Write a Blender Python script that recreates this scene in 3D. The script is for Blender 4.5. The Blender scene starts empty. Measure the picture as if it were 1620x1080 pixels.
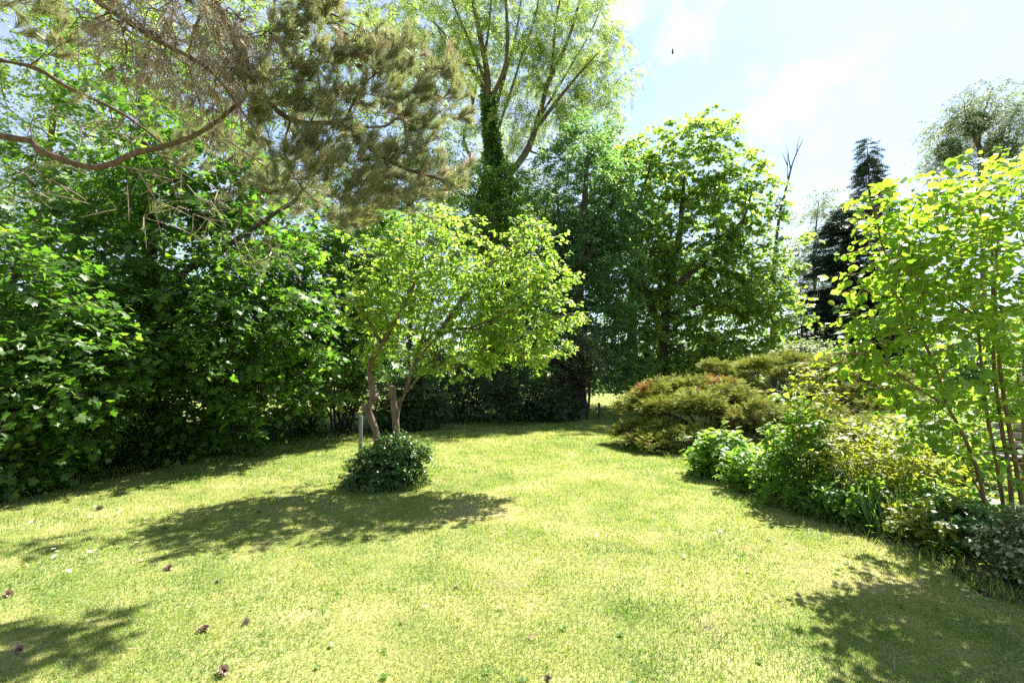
import bpy, math, random
import numpy as np
from mathutils import Vector
PI = math.pi
sc = bpy.context.scene
COL = sc.collection

# ------------------------------------------------------------------ camera, sky, sun, exposure
CAM = np.array([0.0, 0.0, 1.6]); FPX = 765.0; TILT = math.radians(4.1)
cam = bpy.data.cameras.new('camera'); cam.lens = 17.0; cam.sensor_width = 36.0
cam.clip_start = 0.05; cam.clip_end = 3000
camo = bpy.data.objects.new('camera', cam); COL.objects.link(camo)
camo.location = CAM; camo.rotation_euler = (PI/2 + TILT, 0, 0)
sc.camera = camo
SUN_AZ = math.radians(40); SUN_EL = math.radians(53)          # azimuth clockwise from +Y
SUN = np.array([math.sin(SUN_AZ)*math.cos(SUN_EL), math.cos(SUN_AZ)*math.cos(SUN_EL), math.sin(SUN_EL)])
sun = bpy.data.lights.new('sun', 'SUN'); sun.energy = 4.4; sun.angle = math.radians(0.55); sun.color = (1.0, 0.945, 0.86)
suno = bpy.data.objects.new('sun', sun); COL.objects.link(suno)
suno.rotation_euler = Vector(SUN).to_track_quat('Z', 'Y').to_euler(); suno.location = (20, 20, 30)
sc.view_settings.view_transform = 'Standard'; sc.view_settings.look = 'None'
sc.view_settings.exposure = 2.3; sc.view_settings.gamma = 1.0
sc.cycles.max_bounces = 8; sc.cycles.diffuse_bounces = 4; sc.cycles.transmission_bounces = 6
sc.cycles.glossy_bounces = 2; sc.cycles.transparent_max_bounces = 4
sc.cycles.sample_clamp_indirect = 6.0; sc.cycles.sample_clamp_direct = 12.0; sc.cycles.use_denoising = False
sc.cycles.use_adaptive_sampling = False; sc.cycles.pixel_filter_type = 'BLACKMAN_HARRIS'; sc.cycles.filter_width = 1.5

def pdir(px, py):
    u = (px-810)/FPX; v = (540-py)/FPX
    c, s = math.cos(TILT), math.sin(TILT)
    return np.array([u, c - v*s, s + v*c])
def at(px, py, Y):
    """the point at ground distance Y (metres ahead) seen at pixel px, py of the 1620x1080 photograph"""
    d = pdir(px, py); return CAM + d*(Y/d[1])
def gr(px, py, z=0.0):
    d = pdir(px, py); return CAM + d*((z-CAM[2])/d[2])

wd = bpy.data.worlds.new('World'); sc.world = wd; wd.use_nodes = True
def build_world():
    nt = wd.node_tree; N = nt.nodes; L = nt.links; N.clear()
    out = N.new('ShaderNodeOutputWorld'); bg = N.new('ShaderNodeBackground'); bg.inputs['Strength'].default_value = 0.06
    sky = N.new('ShaderNodeTexSky'); sky.sky_type = 'NISHITA'; sky.sun_disc = False
    sky.sun_elevation = SUN_EL; sky.sun_rotation = SUN_AZ; sky.air_density = 1.0; sky.dust_density = 0.2; sky.ozone_density = 1.2
    tc = N.new('ShaderNodeTexCoord')
    # clouds: noise breaks up the edges of a few soft patches of the sky
    def noise(scale, detail, rough=0.6):
        n = N.new('ShaderNodeTexNoise'); n.inputs['Scale'].default_value = scale; n.inputs['Detail'].default_value = detail
        n.inputs['Roughness'].default_value = rough; L.new(tc.outputs['Generated'], n.inputs['Vector']); return n
    n1 = noise(16, 7); n2 = noise(3.5, 5)
    def math_(op, a, b=None, c=None):
        m = N.new('ShaderNodeMath'); m.operation = op
        for i, x in enumerate((a, b, c)):
            if x is None: continue
            if isinstance(x, (int, float)): m.inputs[i].default_value = x
            else: L.new(x, m.inputs[i])
        return m.outputs[0]
    acc = None
    for px, py, r, k in [(1090, 52, .060, 1.0), (1062, 66, .035, .7), (1248, 152, .050, 1.0), (1205, 185, .050, .95), (1290, 132, .03, .8), (1330, 112, .03, .6),
                         (985, 15, .06, 1.0), (945, 60, .05, .6), (1320, 330, .07, .7), (1200, 120, .03, .6), (1385, 70, .03, .3), (1510, 25, .03, .4), (1380, 130, .03, .35), (1290, 232, .03, .5)]:
        d = pdir(px, py); d = d/np.linalg.norm(d)
        vm = N.new('ShaderNodeVectorMath'); vm.operation = 'DISTANCE'; vm.inputs[1].default_value = d
        L.new(tc.outputs['Generated'], vm.inputs[0])
        a = math_('SUBTRACT', 1.0, math_('DIVIDE', vm.outputs['Value'], r))
        a = math_('ADD', a, math_('MULTIPLY', math_('SUBTRACT', n1.outputs['Fac'], 0.5), 3.0))
        a = math_('MULTIPLY', math_('SMOOTH_MIN', math_('MAXIMUM', a, 0.0), 0.75, 0.3), k)
        acc = a if acc is None else math_('MAXIMUM', acc, a)
    thin = math_('MULTIPLY', math_('MAXIMUM', math_('SUBTRACT', n2.outputs['Fac'], 0.28), 0.0), 1.35)
    fac = math_('MINIMUM', math_('ADD', acc, thin), 0.9)
    mix = N.new('ShaderNodeMix'); mix.data_type = 'RGBA'
    L.new(fac, mix.inputs['Factor']); L.new(sky.outputs[0], mix.inputs[6]); mix.inputs[7].default_value = (3.6, 3.65, 3.7, 1)
    L.new(mix.outputs[2], bg.inputs['Color']); L.new(bg.outputs[0], out.inputs['Surface'])
build_world()

# ------------------------------------------------------------------ scene-graph helpers
def tag(o, label=None, cat=None, group=None, kind=None):
    if label: o['label'] = label
    if cat: o['category'] = cat
    if group: o['group'] = group
    if kind: o['kind'] = kind
    return o
def empty(name, loc, label, cat, group=None):
    o = bpy.data.objects.new(name, None); COL.objects.link(o); o.location = [float(x) for x in loc]
    o.empty_display_size = 0.2
    return tag(o, label, cat, group)

class MB:
    """collects vertex and face arrays with a per-vertex value, and makes one mesh of them"""
    def __init__(s): s.v = []; s.f = []; s.a = []; s.m = []; s.n = 0; s.sm = []
    def add(s, v, faces, rnd=0.5, mat=0, smooth=True):
        """v (n,3); faces list of (k,3) or (k,4) arrays"""
        v = np.asarray(v, np.float32).reshape(-1, 3)
        for f in (faces if isinstance(faces, list) else [faces]):
            f = np.asarray(f, np.int32)
            if len(f): s.f.append(f + s.n); s.m.append(mat); s.sm.append(smooth)
        s.v.append(v); s.a.append(np.broadcast_to(np.asarray(rnd, np.float32), (len(v),)).copy()); s.n += len(v)
    def build(s, name, mats, parent=None, origin=None):
        me = bpy.data.meshes.new(name)
        v = np.concatenate(s.v) if s.v else np.zeros((0, 3), np.float32)
        if origin is not None: v = v - np.asarray(origin, np.float32)
        me.vertices.add(len(v)); me.vertices.foreach_set('co', v.ravel())
        nl = sum(f.size for f in s.f); nf = sum(len(f) for f in s.f)
        me.loops.add(nl); me.polygons.add(nf)
        me.loops.foreach_set('vertex_index', np.concatenate([f.ravel() for f in s.f]))
        tot = np.concatenate([np.full(len(f), f.shape[1], np.int32) for f in s.f])
        me.polygons.foreach_set('loop_start', np.concatenate([[0], np.cumsum(tot)[:-1]]).astype(np.int32))
        try: me.polygons.foreach_set('loop_total', tot)
        except Exception: pass
        me.polygons.foreach_set('material_index', np.concatenate([np.full(len(f), m, np.int32) for f, m in zip(s.f, s.m)]))
        me.polygons.foreach_set('use_smooth', np.concatenate([np.full(len(f), sm, bool) for f, sm in zip(s.f, s.sm)]))
        at_ = me.attributes.new('rnd', 'FLOAT', 'POINT'); at_.data.foreach_set('value', np.concatenate(s.a))
        me.update()
        for m in (mats if isinstance(mats, (list, tuple)) else [mats]): me.materials.append(m)
        o = bpy.data.objects.new(name, me); COL.objects.link(o)
        if parent is not None: o.parent = parent
        elif origin is not None: o.location = [float(x) for x in origin]
        return o

def nrm(a): return a/np.maximum(np.linalg.norm(a, axis=-1, keepdims=True), 1e-9)

def tubes(mb, P, R, k=5, mat=0, rnd=0.5, rough=0.0, rng=None, cap=False):
    """P (B,n,3) R (B,n): B tubes of n rings"""
    P = np.asarray(P, float); R = np.asarray(R, float)
    if P.ndim == 2: P = P[None]; R = R[None]
    B, n, _ = P.shape
    T = np.empty_like(P); T[:, 1:-1] = P[:, 2:]-P[:, :-2]; T[:, 0] = P[:, 1]-P[:, 0]; T[:, -1] = P[:, -1]-P[:, -2]
    T = nrm(T)
    ref = np.where(np.abs(T[:, :1, 2:3]) > .8, np.array([1., .3, 0]), np.array([.1, .2, 1.])); ref = np.broadcast_to(ref, T.shape)
    X = nrm(np.cross(T, ref)); Y = np.cross(T, X)
    a = np.arange(k)*2*PI/k
    rr = R[..., None]*np.ones(k)
    if rough and rng is not None: rr = rr*(1+rough*rng.normal(size=rr.shape).clip(-2, 2))
    V = P[:, :, None]+rr[..., None]*(np.cos(a)[:, None]*X[:, :, None]+np.sin(a)[:, None]*Y[:, :, None])
    i = np.arange(n-1)[:, None]*k; j = np.arange(k)[None]; j2 = (j+1) % k
    q = np.stack([i+j, i+j2, i+k+j2, i+k+j], -1).reshape(-1, 4)
    F = (q[None]+(np.arange(B)*n*k)[:, None, None]).reshape(-1, 4)
    r = np.asarray(rnd, float)
    if r.ndim == 1: r = np.repeat(r, n*k)
    mb.add(V.reshape(-1, 3), F, r, mat)
    if cap:
        for b in range(B):
            mb.add(np.concatenate([V[b, -1], P[b, -1:]]), np.array([[x, (x+1) % k, k] for x in range(k)]), 0.9, mat, False)

def stamp(mb, tv, tf, pos, d, nn, scale, rnd, mat=0, smooth=True, wscale=None):
    """template (x across, y along, z normal) stamped at pos with direction d, normal ~nn, scale"""
    d = nrm(d); x = nrm(np.cross(d, nn)); z = np.cross(x, d)
    s = np.asarray(scale)[:, None, None]
    ws = s if wscale is None else np.asarray(wscale)[:, None, None]
    V = pos[:, None]+ws*tv[None, :, 0:1]*x[:, None]+s*tv[None, :, 1:2]*d[:, None]+s*tv[None, :, 2:3]*z[:, None]
    m = len(tv); off = (np.arange(len(pos))*m)[:, None, None]
    fs = []
    for kk in (3, 4):
        f = np.array([t for t in tf if len(t) == kk], np.int32)
        if len(f): fs.append((f[None]+off).reshape(-1, kk))
    mb.add(V.reshape(-1, 3), fs, np.repeat(rnd, m), mat, smooth)

# leaf templates, unit length along y
LF_OV = (np.array([[0, 0, 0], [.30, .38, .07], [0, .5, 0], [-.30, .38, .07], [0, 1, -.10], [.2, .75, .02], [-.2, .75, .02]]),
         [(0, 1, 2), (0, 2, 3), (2, 1, 5), (2, 5, 4), (2, 6, 3), (2, 4, 6)])
LF_RH = (np.array([[0, 0, 0], [.30, .45, .07], [0, 1, -.06], [-.30, .45, .07]]), [(0, 1, 2), (0, 2, 3)])
LF_NA = (np.array([[0, 0, 0], [.11, .4, .03], [0, 1, -.10], [-.11, .4, .03]]), [(0, 1, 2), (0, 2, 3)])
_r = [(0, .12), (.22, -.02), (.46, .10), (.34, .30), (.56, .52), (.30, .55), (.24, .66), (0, 1.0)]
def _round():
    pts = [(0, 0), (.26, .10), (.42, .32), (.43, .55), (.30, .80), (0, 1.0)]
    v = [(0, .45, -.03)]+[(x, y, .10*abs(x)*2-.10*y*y) for x, y in pts]+[(-x, y, .10*abs(x)*2-.10*y*y) for x, y in pts[-2:0:-1]]
    k = len(v)-1
    return np.array(v), [(0, 1+i, 1+(i+1) % k) for i in range(k)]
LF_RO = _round()
def _maple():
    v = [(0, .30, 0)]+[(x, y, -.10*abs(x)-.06*y*y) for x, y in _r]+[(-x, y, -.10*abs(x)-.06*y*y) for x, y in _r[-2:0:-1]]
    k = len(v)-1
    return np.array(v), [(0, 1+i, 1+(i+1) % k) for i in range(k)]
LF_MA = _maple()
def _pinnate(n=4, w=.055, l=.34):
    v = []; f = []
    for i in range(n):
        for s in (-1, 1):
            y = .16+.74*i/(n-.5); b = len(v); c = np.array([0, y, -.12*y*y]); d = np.array([s*.85, .52, -.12]); d = d/np.linalg.norm(d)
            e = np.array([-d[1], d[0], 0])*w
            for p in (c, c+d*l*.45+e, c+d*l, c+d*l*.45-e): v.append(p)
            f += [(b, b+1, b+2), (b, b+2, b+3)]
    b = len(v); c = np.array([0, .82, -.10])
    for p in (c, c+[.06, .14, 0], c+[0, .34, -.1], c+[-.06, .14, 0]): v.append(p)
    f += [(b, b+1, b+2), (b, b+2, b+3)]
    return np.array(v), f
LF_PI = _pinnate()
LF_BL = (np.array([[-.5, 0, 0], [.5, 0, 0], [0, 1, 0]]), [(0, 1, 2)])
def _spray(n=5):
    v = []; f = []
    for i in range(n):
        y = .12+.75*i/n
        for s in (-1, 1):
            b = len(v); c = np.array([0, y, -.10*y]); l = .40*(1-.55*y)
            d = np.array([s*.78, .62, .05]); d = d/np.linalg.norm(d)
            v += [c+np.array([0, -.05, 0]), c+d*l, c+np.array([0, .06, 0])]; f.append((b, b+1, b+2))
    b = len(v); v += [np.array([-.05, .6, -.05]), np.array([.05, .6, -.05]), np.array([0, 1.05, -.10])]; f.append((b, b+1, b+2))
    b = len(v); v += [np.array([-.035, 0, 0]), np.array([.035, 0, 0]), np.array([0, .8, -.08])]; f.append((b, b+1, b+2))
    return np.array(v), f
LF_SP = _spray()

# ------------------------------------------------------------------ materials
def new_mat(name):
    m = bpy.data.materials.new(name); m.use_nodes = True; nt = m.node_tree; nt.nodes.clear()
    return m, nt, nt.nodes, nt.links
def ramp(N, L, fac, stops):
    r = N.new('ShaderNodeValToRGB'); el = r.color_ramp.elements
    while len(el) < len(stops): el.new(0.5)
    for e, (p, c) in zip(el, stops): e.position = p; e.color = (*c, 1)
    L.new(fac, r.inputs['Fac']); return r.outputs['Color']
def leaf_mat(name, stops, tstops, trans=0.42, rough=0.42, spec=0.5):
    m, nt, N, L = new_mat(name)
    out = N.new('ShaderNodeOutputMaterial'); at_ = N.new('ShaderNodeAttribute'); at_.attribute_name = 'rnd'
    c = ramp(N, L, at_.outputs['Fac'], stops); t = ramp(N, L, at_.outputs['Fac'], tstops)
    p = N.new('ShaderNodeBsdfPrincipled'); p.inputs['Roughness'].default_value = rough+.05; p.inputs['Specular IOR Level'].default_value = spec*.7
    L.new(c, p.inputs['Base Color'])
    tr = N.new('ShaderNodeBsdfTranslucent'); L.new(t, tr.inputs['Color'])
    mx = N.new('ShaderNodeMixShader'); mx.inputs[0].default_value = trans
    L.new(p.outputs[0], mx.inputs[1]); L.new(tr.outputs[0], mx.inputs[2]); L.new(mx.outputs[0], out.inputs['Surface'])
    return m
def bark_mat(name, c1, c2, scale=14, stretch=0.25, bump=0.5, rough=0.9):
    m, nt, N, L = new_mat(name)
    out = N.new('ShaderNodeOutputMaterial'); tc = N.new('ShaderNodeTexCoord'); mp = N.new('ShaderNodeMapping')
    mp.inputs['Scale'].default_value = (1, 1, stretch); L.new(tc.outputs['Object'], mp.inputs['Vector'])
    n = N.new('ShaderNodeTexNoise'); n.inputs['Scale'].default_value = scale; n.inputs['Detail'].default_value = 8; n.inputs['Roughness'].default_value = .65
    L.new(mp.outputs[0], n.inputs['Vector'])
    c = ramp(N, L, n.outputs['Fac'], [(.30, c1), (.70, c2)])
    p = N.new('ShaderNodeBsdfPrincipled'); p.inputs['Roughness'].default_value = rough; L.new(c, p.inputs['Base Color'])
    b = N.new('ShaderNodeBump'); b.inputs['Strength'].default_value = bump; b.inputs['Distance'].default_value = .03
    L.new(n.outputs['Fac'], b.inputs['Height']); L.new(b.outputs[0], p.inputs['Normal'])
    L.new(p.outputs[0], out.inputs['Surface']); return m

M = {}
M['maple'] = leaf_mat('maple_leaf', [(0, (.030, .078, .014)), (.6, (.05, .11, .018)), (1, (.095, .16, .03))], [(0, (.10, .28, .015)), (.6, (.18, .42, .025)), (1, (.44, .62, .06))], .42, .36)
M['sycamore'] = leaf_mat('sycamore_leaf', [(0, (.032, .085, .022)), (.6, (.06, .125, .03)), (1, (.12, .17, .03))], [(0, (.18, .42, .05)), (.6, (.38, .60, .07)), (1, (.64, .74, .09))], .5, .40)
M['lime_tree'] = leaf_mat('shade_leaf', [(0, (.026, .078, .030)), (.6, (.045, .112, .042)), (1, (.09, .15, .05))], [(0, (.10, .30, .06)), (.6, (.24, .46, .09)), (1, (.48, .64, .10))], .44, .42)  # darker, cooler leaf green: deep shade of the crowns put into the colour
M['ash'] = leaf_mat('ash_leaf', [(0, (.045, .10, .022)), (.6, (.075, .14, .03)), (1, (.11, .17, .04))], [(0, (.26, .44, .07)), (.6, (.42, .56, .10)), (1, (.56, .64, .14))], .5, .45)
M['plum'] = leaf_mat('plum_leaf', [(0, (.05, .125, .022)), (.6, (.09, .17, .03)), (1, (.14, .2, .045))], [(0, (.22, .48, .03)), (.6, (.42, .66, .06)), (1, (.66, .74, .14))], .5, .42)
M['ivy'] = leaf_mat('ivy_leaf', [(0, (.022, .065, .014)), (1, (.06, .12, .025))], [(0, (.10, .28, .025)), (1, (.30, .52, .06))], .40, .38)
M['dark_shrub'] = leaf_mat('dark_shrub_leaf', [(0, (.022, .058, .018)), (1, (.055, .10, .028))], [(0, (.07, .18, .03)), (1, (.16, .30, .05))], .25, .45)
M['purple'] = leaf_mat('purple_leaf', [(0, (.035, .018, .022)), (1, (.07, .04, .04))], [(0, (.10, .03, .03)), (1, (.18, .07, .05))], .3, .5)
M['periwinkle'] = leaf_mat('ground_bush_leaf', [(0, (.035, .09, .026)), (.7, (.065, .13, .034)), (1, (.11, .17, .05))], [(0, (.12, .30, .03)), (1, (.3, .48, .06))], .30, .30, .6)
M['lime'] = leaf_mat('round_leaf', [(0, (.05, .125, .018)), (.6, (.085, .165, .022)), (1, (.13, .19, .03))], [(0, (.22, .48, .025)), (.6, (.42, .66, .04)), (1, (.64, .74, .08))], .5, .38)
M['border'] = leaf_mat('border_leaf', [(0, (.04, .11, .015)), (.6, (.07, .15, .02)), (1, (.12, .18, .03))], [(0, (.20, .46, .03)), (.6, (.36, .62, .05)), (1, (.58, .70, .09))], .48, .42)
M['yellowgreen'] = leaf_mat('yellow_green_leaf', [(0, (.09, .13, .015)), (.6, (.14, .17, .02)), (1, (.2, .2, .04))], [(0, (.34, .46, .02)), (.6, (.52, .60, .03)), (1, (.68, .66, .08))], .42, .45)
M['variegated'] = leaf_mat('variegated_leaf', [(0, (.04, .09, .025)), (.45, (.06, .12, .03)), (.55, (.42, .45, .26)), (1, (.55, .56, .36))], [(0, (.08, .2, .03)), (.45, (.12, .25, .04)), (.55, (.4, .45, .2)), (1, (.5, .52, .3))], .28, .35)
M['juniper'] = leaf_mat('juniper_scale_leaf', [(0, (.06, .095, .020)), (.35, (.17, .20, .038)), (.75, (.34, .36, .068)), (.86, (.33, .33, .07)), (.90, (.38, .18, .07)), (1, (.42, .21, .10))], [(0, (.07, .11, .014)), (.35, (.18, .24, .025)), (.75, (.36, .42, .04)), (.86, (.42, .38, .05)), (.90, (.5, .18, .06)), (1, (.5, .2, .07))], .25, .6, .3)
M['spruce'] = leaf_mat('spruce_needle', [(0, (.022, .05, .036)), (.7, (.04, .078, .055)), (1, (.075, .115, .07))], [(0, (.03, .07, .04)), (1, (.08, .14, .06))], .18, .5)
M['pine'] = leaf_mat('pine_needle', [(0, (.10, .125, .06)), (.55, (.16, .175, .085)), (.80, (.22, .21, .11)), (.86, (.28, .22, .14)), (1, (.38, .31, .22))], [(0, (.26, .31, .10)), (.55, (.40, .42, .16)), (.80, (.5, .47, .2)), (.86, (.40, .32, .2)), (1, (.5, .42, .3))], .38, .30, .7)
M['willow'] = leaf_mat('willow_leaf', [(0, (.08, .12, .07)), (1, (.14, .18, .11))], [(0, (.26, .36, .16)), (1, (.40, .48, .22))], .45, .45)
M['elder'] = leaf_mat('pale_shrub_leaf', [(0, (.07, .12, .04)), (.7, (.12, .17, .06)), (.85, (.5, .52, .42)), (1, (.62, .62, .5))], [(0, (.22, .36, .06)), (.7, (.36, .48, .1)), (.85, (.5, .5, .4)), (1, (.55, .55, .45))], .35, .5)
M['bark'] = bark_mat('bark_grey_brown', (.035, .026, .018), (.15, .115, .08))
M['bark_dark'] = bark_mat('bark_dark', (.018, .014, .011), (.07, .055, .042))
M['bark_pale'] = bark_mat('bark_pale', (.10, .085, .06), (.27, .23, .17))
M['bark_pine'] = bark_mat('bark_pine', (.03, .02, .014), (.16, .095, .055), 18, .4)
M['bark_plum'] = bark_mat('bark_plum', (.04, .028, .02), (.20, .135, .085), 22, .35, .7)
M['bark_stem'] = bark_mat('bark_stem', (.075, .045, .022), (.20, .13, .07), 30, .3)
M['dead_twig'] = bark_mat('dead_twig', (.13, .105, .08), (.40, .33, .25), 30, .5, .2)

def metal_mat():
    m, nt, N, L = new_mat('galvanised_steel'); out = N.new('ShaderNodeOutputMaterial')
    n = N.new('ShaderNodeTexNoise'); n.inputs['Scale'].default_value = 25; n.inputs['Detail'].default_value = 6
    c = ramp(N, L, n.outputs['Fac'], [(.3, (.10, .105, .10)), (.7, (.27, .28, .27))])
    p = N.new('ShaderNodeBsdfPrincipled'); p.inputs['Metallic'].default_value = .55; p.inputs['Roughness'].default_value = .55
    L.new(c, p.inputs['Base Color']); L.new(p.outputs[0], out.inputs['Surface']); return m
M['metal'] = metal_mat()
M['old_wood'] = bark_mat('weathered_wood', (.12, .10, .08), (.32, .29, .24), 20, .15, .3)
M['post_wood'] = bark_mat('dark_post_wood', (.03, .024, .018), (.09, .07, .05), 20, .2, .4)
M['cone'] = leaf_mat('pine_cone_scale', [(0, (.09, .055, .035)), (.5, (.24, .15, .10)), (1, (.55, .42, .33))], [(0, (.05, .03, .02)), (1, (.1, .06, .03))], .03, .7, .3)
M['petal'] = leaf_mat('daisy_petal', [(0, (.78, .78, .76)), (.5, (.8, .8, .78)), (.6, (.75, .5, .03)), (1, (.78, .55, .04))], [(0, (.7, .7, .66)), (.5, (.7, .7, .66)), (.6, (.6, .4, .02)), (1, (.6, .4, .02))], .25, .6, .2)
M['bird'] = bark_mat('dark_feather', (.012, .011, .012), (.03, .028, .03), 30, 1, .1, .7)
M['stone'] = bark_mat('pale_stone', (.26, .24, .21), (.46, .44, .40), 6, 1, .4)

def ground_mat():
    m, nt, N, L = new_mat('ground_turf'); out = N.new('ShaderNodeOutputMaterial'); tc = N.new('ShaderNodeTexCoord')
    def noise(s, d=6, r=.6):
        n = N.new('ShaderNodeTexNoise'); n.inputs['Scale'].default_value = s; n.inputs['Detail'].default_value = d; n.inputs['Roughness'].default_value = r
        L.new(tc.outputs['Object'], n.inputs['Vector']); return n.outputs['Fac']
    a = ramp(N, L, noise(1.1), [(.32, (.14, .18, .04)), (.5, (.245, .25, .085)), (.68, (.36, .32, .15))])
    b = ramp(N, L, noise(60, 4, .7), [(.3, (.45, .45, .45)), (.7, (1.25, 1.25, 1.2))])
    mu = N.new('ShaderNodeMix'); mu.data_type = 'RGBA'; mu.blend_type = 'MULTIPLY'; mu.inputs['Factor'].default_value = 1
    L.new(a, mu.inputs[6]); L.new(b, mu.inputs[7])
    p = N.new('ShaderNodeBsdfPrincipled'); p.inputs['Roughness'].default_value = .95; p.inputs['Specular IOR Level'].default_value = .2
    L.new(mu.outputs[2], p.inputs['Base Color'])
    bu = N.new('ShaderNodeBump'); bu.inputs['Strength'].default_value = .6; bu.inputs['Distance'].default_value = .03
    L.new(noise(45, 5, .7), bu.inputs['Height']); L.new(bu.outputs[0], p.inputs['Normal']); L.new(p.outputs[0], out.inputs['Surface']); return m
M['ground'] = ground_mat()
def soil_mat():
    m, nt, N, L = new_mat('soil_and_litter'); out = N.new('ShaderNodeOutputMaterial'); tc = N.new('ShaderNodeTexCoord')
    n = N.new('ShaderNodeTexNoise'); n.inputs['Scale'].default_value = 18; n.inputs['Detail'].default_value = 9; n.inputs['Roughness'].default_value = .7
    L.new(tc.outputs['Object'], n.inputs['Vector'])
    c = ramp(N, L, n.outputs['Fac'], [(.3, (.018, .014, .008)), (.55, (.045, .034, .02)), (.78, (.12, .085, .05))])
    p = N.new('ShaderNodeBsdfPrincipled'); p.inputs['Roughness'].default_value = .95; L.new(c, p.inputs['Base Color'])
    bu = N.new('ShaderNodeBump'); bu.inputs['Strength'].default_value = .8; bu.inputs['Distance'].default_value = .04
    L.new(n.outputs['Fac'], bu.inputs['Height']); L.new(bu.outputs[0], p.inputs['Normal']); L.new(p.outputs[0], out.inputs['Surface']); return m
M['soil'] = soil_mat()
def grass_mat():
    m, nt, N, L = new_mat('grass_blade'); out = N.new('ShaderNodeOutputMaterial')
    at_ = N.new('ShaderNodeAttribute'); at_.attribute_name = 'rnd'
    c = ramp(N, L, at_.outputs['Fac'], [(0, (.065, .145, .024)), (.35, (.145, .225, .040)), (.60, (.25, .28, .07)), (.80, (.38, .37, .16)), (.93, (.52, .46, .26)), (1, (.40, .27, .08))])
    t = ramp(N, L, at_.outputs['Fac'], [(0, (.20, .38, .03)), (.35, (.32, .47, .04)), (.60, (.44, .53, .06)), (.80, (.52, .52, .14)), (.93, (.5, .44, .2)), (1, (.45, .28, .07))])
    p = N.new('ShaderNodeBsdfPrincipled'); p.inputs['Roughness'].default_value = .5; p.inputs['Specular IOR Level'].default_value = .35; L.new(c, p.inputs['Base Color'])
    tr = N.new('ShaderNodeBsdfTranslucent'); L.new(t, tr.inputs['Color'])
    mx = N.new('ShaderNodeMixShader'); mx.inputs[0].default_value = .40
    L.new(p.outputs[0], mx.inputs[1]); L.new(tr.outputs[0], mx.inputs[2]); L.new(mx.outputs[0], out.inputs['Surface']); return m
M['grass'] = grass_mat()

# ------------------------------------------------------------------ plants: skeletons and leaves
def crom(pts, seg):
    pts = np.asarray(pts, float); n = len(pts)
    P = np.concatenate([[2*pts[0]-pts[1]], pts, [2*pts[-1]-pts[-2]]]); out = []
    for i in range(n-1):
        a, b, c, d = P[i:i+4]; k = max(1, int(round(np.linalg.norm(c-b)/seg)))
        for t in np.arange(k)/k:
            out.append(.5*(2*b+(c-a)*t+(2*a-5*b+4*c-d)*t*t+(3*b-a-3*c+d)*t**3))
    out.append(pts[-1]); return np.array(out)

class Skel:
    def __init__(s, seg):
        s.seg = seg; s.P = np.zeros((60000, 3)); s.T = np.zeros((60000, 3)); s.par = np.full(60000, -1); s.r0 = np.zeros(60000); s.n = 0; s.paths = []
    def add(s, pts, par, rad=None):
        k = len(pts); a = s.n; s.P[a:a+k] = pts
        full = np.concatenate([s.P[par:par+1], pts]) if par >= 0 else np.asarray(pts)
        T = nrm(np.gradient(full, axis=0)); s.T[a:a+k] = T[-k:]
        s.par[a:a+k] = np.concatenate([[par], np.arange(a, a+k-1)])
        if rad is not None: s.r0[a:a+k] = rad
        s.n += k; s.paths.append((par, a, k)); return a+k-1
    def trunk(s, pts, r0, r1, join=True):
        pts = crom(pts, s.seg); rad = np.linspace(1, 0, len(pts))**.8*(r0-r1)+r1
        par = -1
        if join and s.n:
            d = np.linalg.norm(s.P[:s.n]-pts[0], axis=1); par = int(d.argmin())
        s.add(pts, par, rad)
    def grow(s, targets, rng, up=.25, wob=.06, downpen=.8, reach=1e9):
        d0 = np.array([np.linalg.norm(s.P[:s.n]-t, axis=1).min() for t in targets])
        tips = []
        for i in np.argsort(d0):
            t = targets[i]; v = t-s.P[:s.n]; d = np.linalg.norm(v, axis=1)+1e-6
            ca = (v*s.T[:s.n]).sum(1)/d
            cost = d*(1.35-.35*ca)+downpen*np.maximum(0, s.P[:s.n, 2]-t[2])
            j = int(cost.argmin()); Ld = d[j]; dv = v[j]/Ld
            p0 = s.P[j]; c1 = p0+Ld*.35*nrm(s.T[j]*.6+dv); c2 = t-Ld*.35*nrm(dv+np.array([0, 0, up]))
            k = max(2, int(math.ceil(Ld/s.seg)))
            tt = (np.arange(1, k+1)/k)[:, None]
            b = (1-tt)**3*p0+3*(1-tt)**2*tt*c1+3*(1-tt)*tt*tt*c2+tt**3*t
            b[:-1] += rng.normal(size=(k-1, 3))*wob*s.seg
            tips.append(s.add(b, j))
        s.tips = np.array(tips)
        return s.tips
    def radii(s, rtip, expo=.42, rmax=1e9):
        cnt = np.zeros(s.n); has = np.zeros(s.n, bool); has[s.par[:s.n][s.par[:s.n] >= 0]] = True
        for i in range(s.n-1, -1, -1):
            if not has[i]: cnt[i] = max(cnt[i], 1)
            if s.par[i] >= 0: cnt[s.par[i]] += cnt[i]
        r = np.minimum(rtip*cnt**expo, rmax)
        s.R = np.where(s.r0[:s.n] > 0, s.r0[:s.n], r)
        for i in range(s.n):
            if s.par[i] >= 0 and s.r0[i] == 0: s.R[i] = min(s.R[i], s.R[s.par[i]]*.92)
        return s.R
    def draw(s, mb, rng, mat=0, thick=.03, rough=.09):
        groups = {}
        for par, a, k in s.paths:
            idx = np.arange(a, a+k)
            if par >= 0: idx = np.concatenate([[par], idx])
            P = s.P[idx]; R = s.R[idx].copy()
            if par >= 0 and len(R) > 1: R[0] = min(R[0], R[1]*1.25)
            big = R.max() > thick
            groups.setdefault((len(idx), big), []).append((P, R))
        for (n, big), lst in groups.items():
            if n < 2: continue
            tubes(mb, np.array([p for p, r in lst]), np.array([r for p, r in lst]), 9 if big else 4, mat, .5, rough if big else 0, rng)

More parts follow.
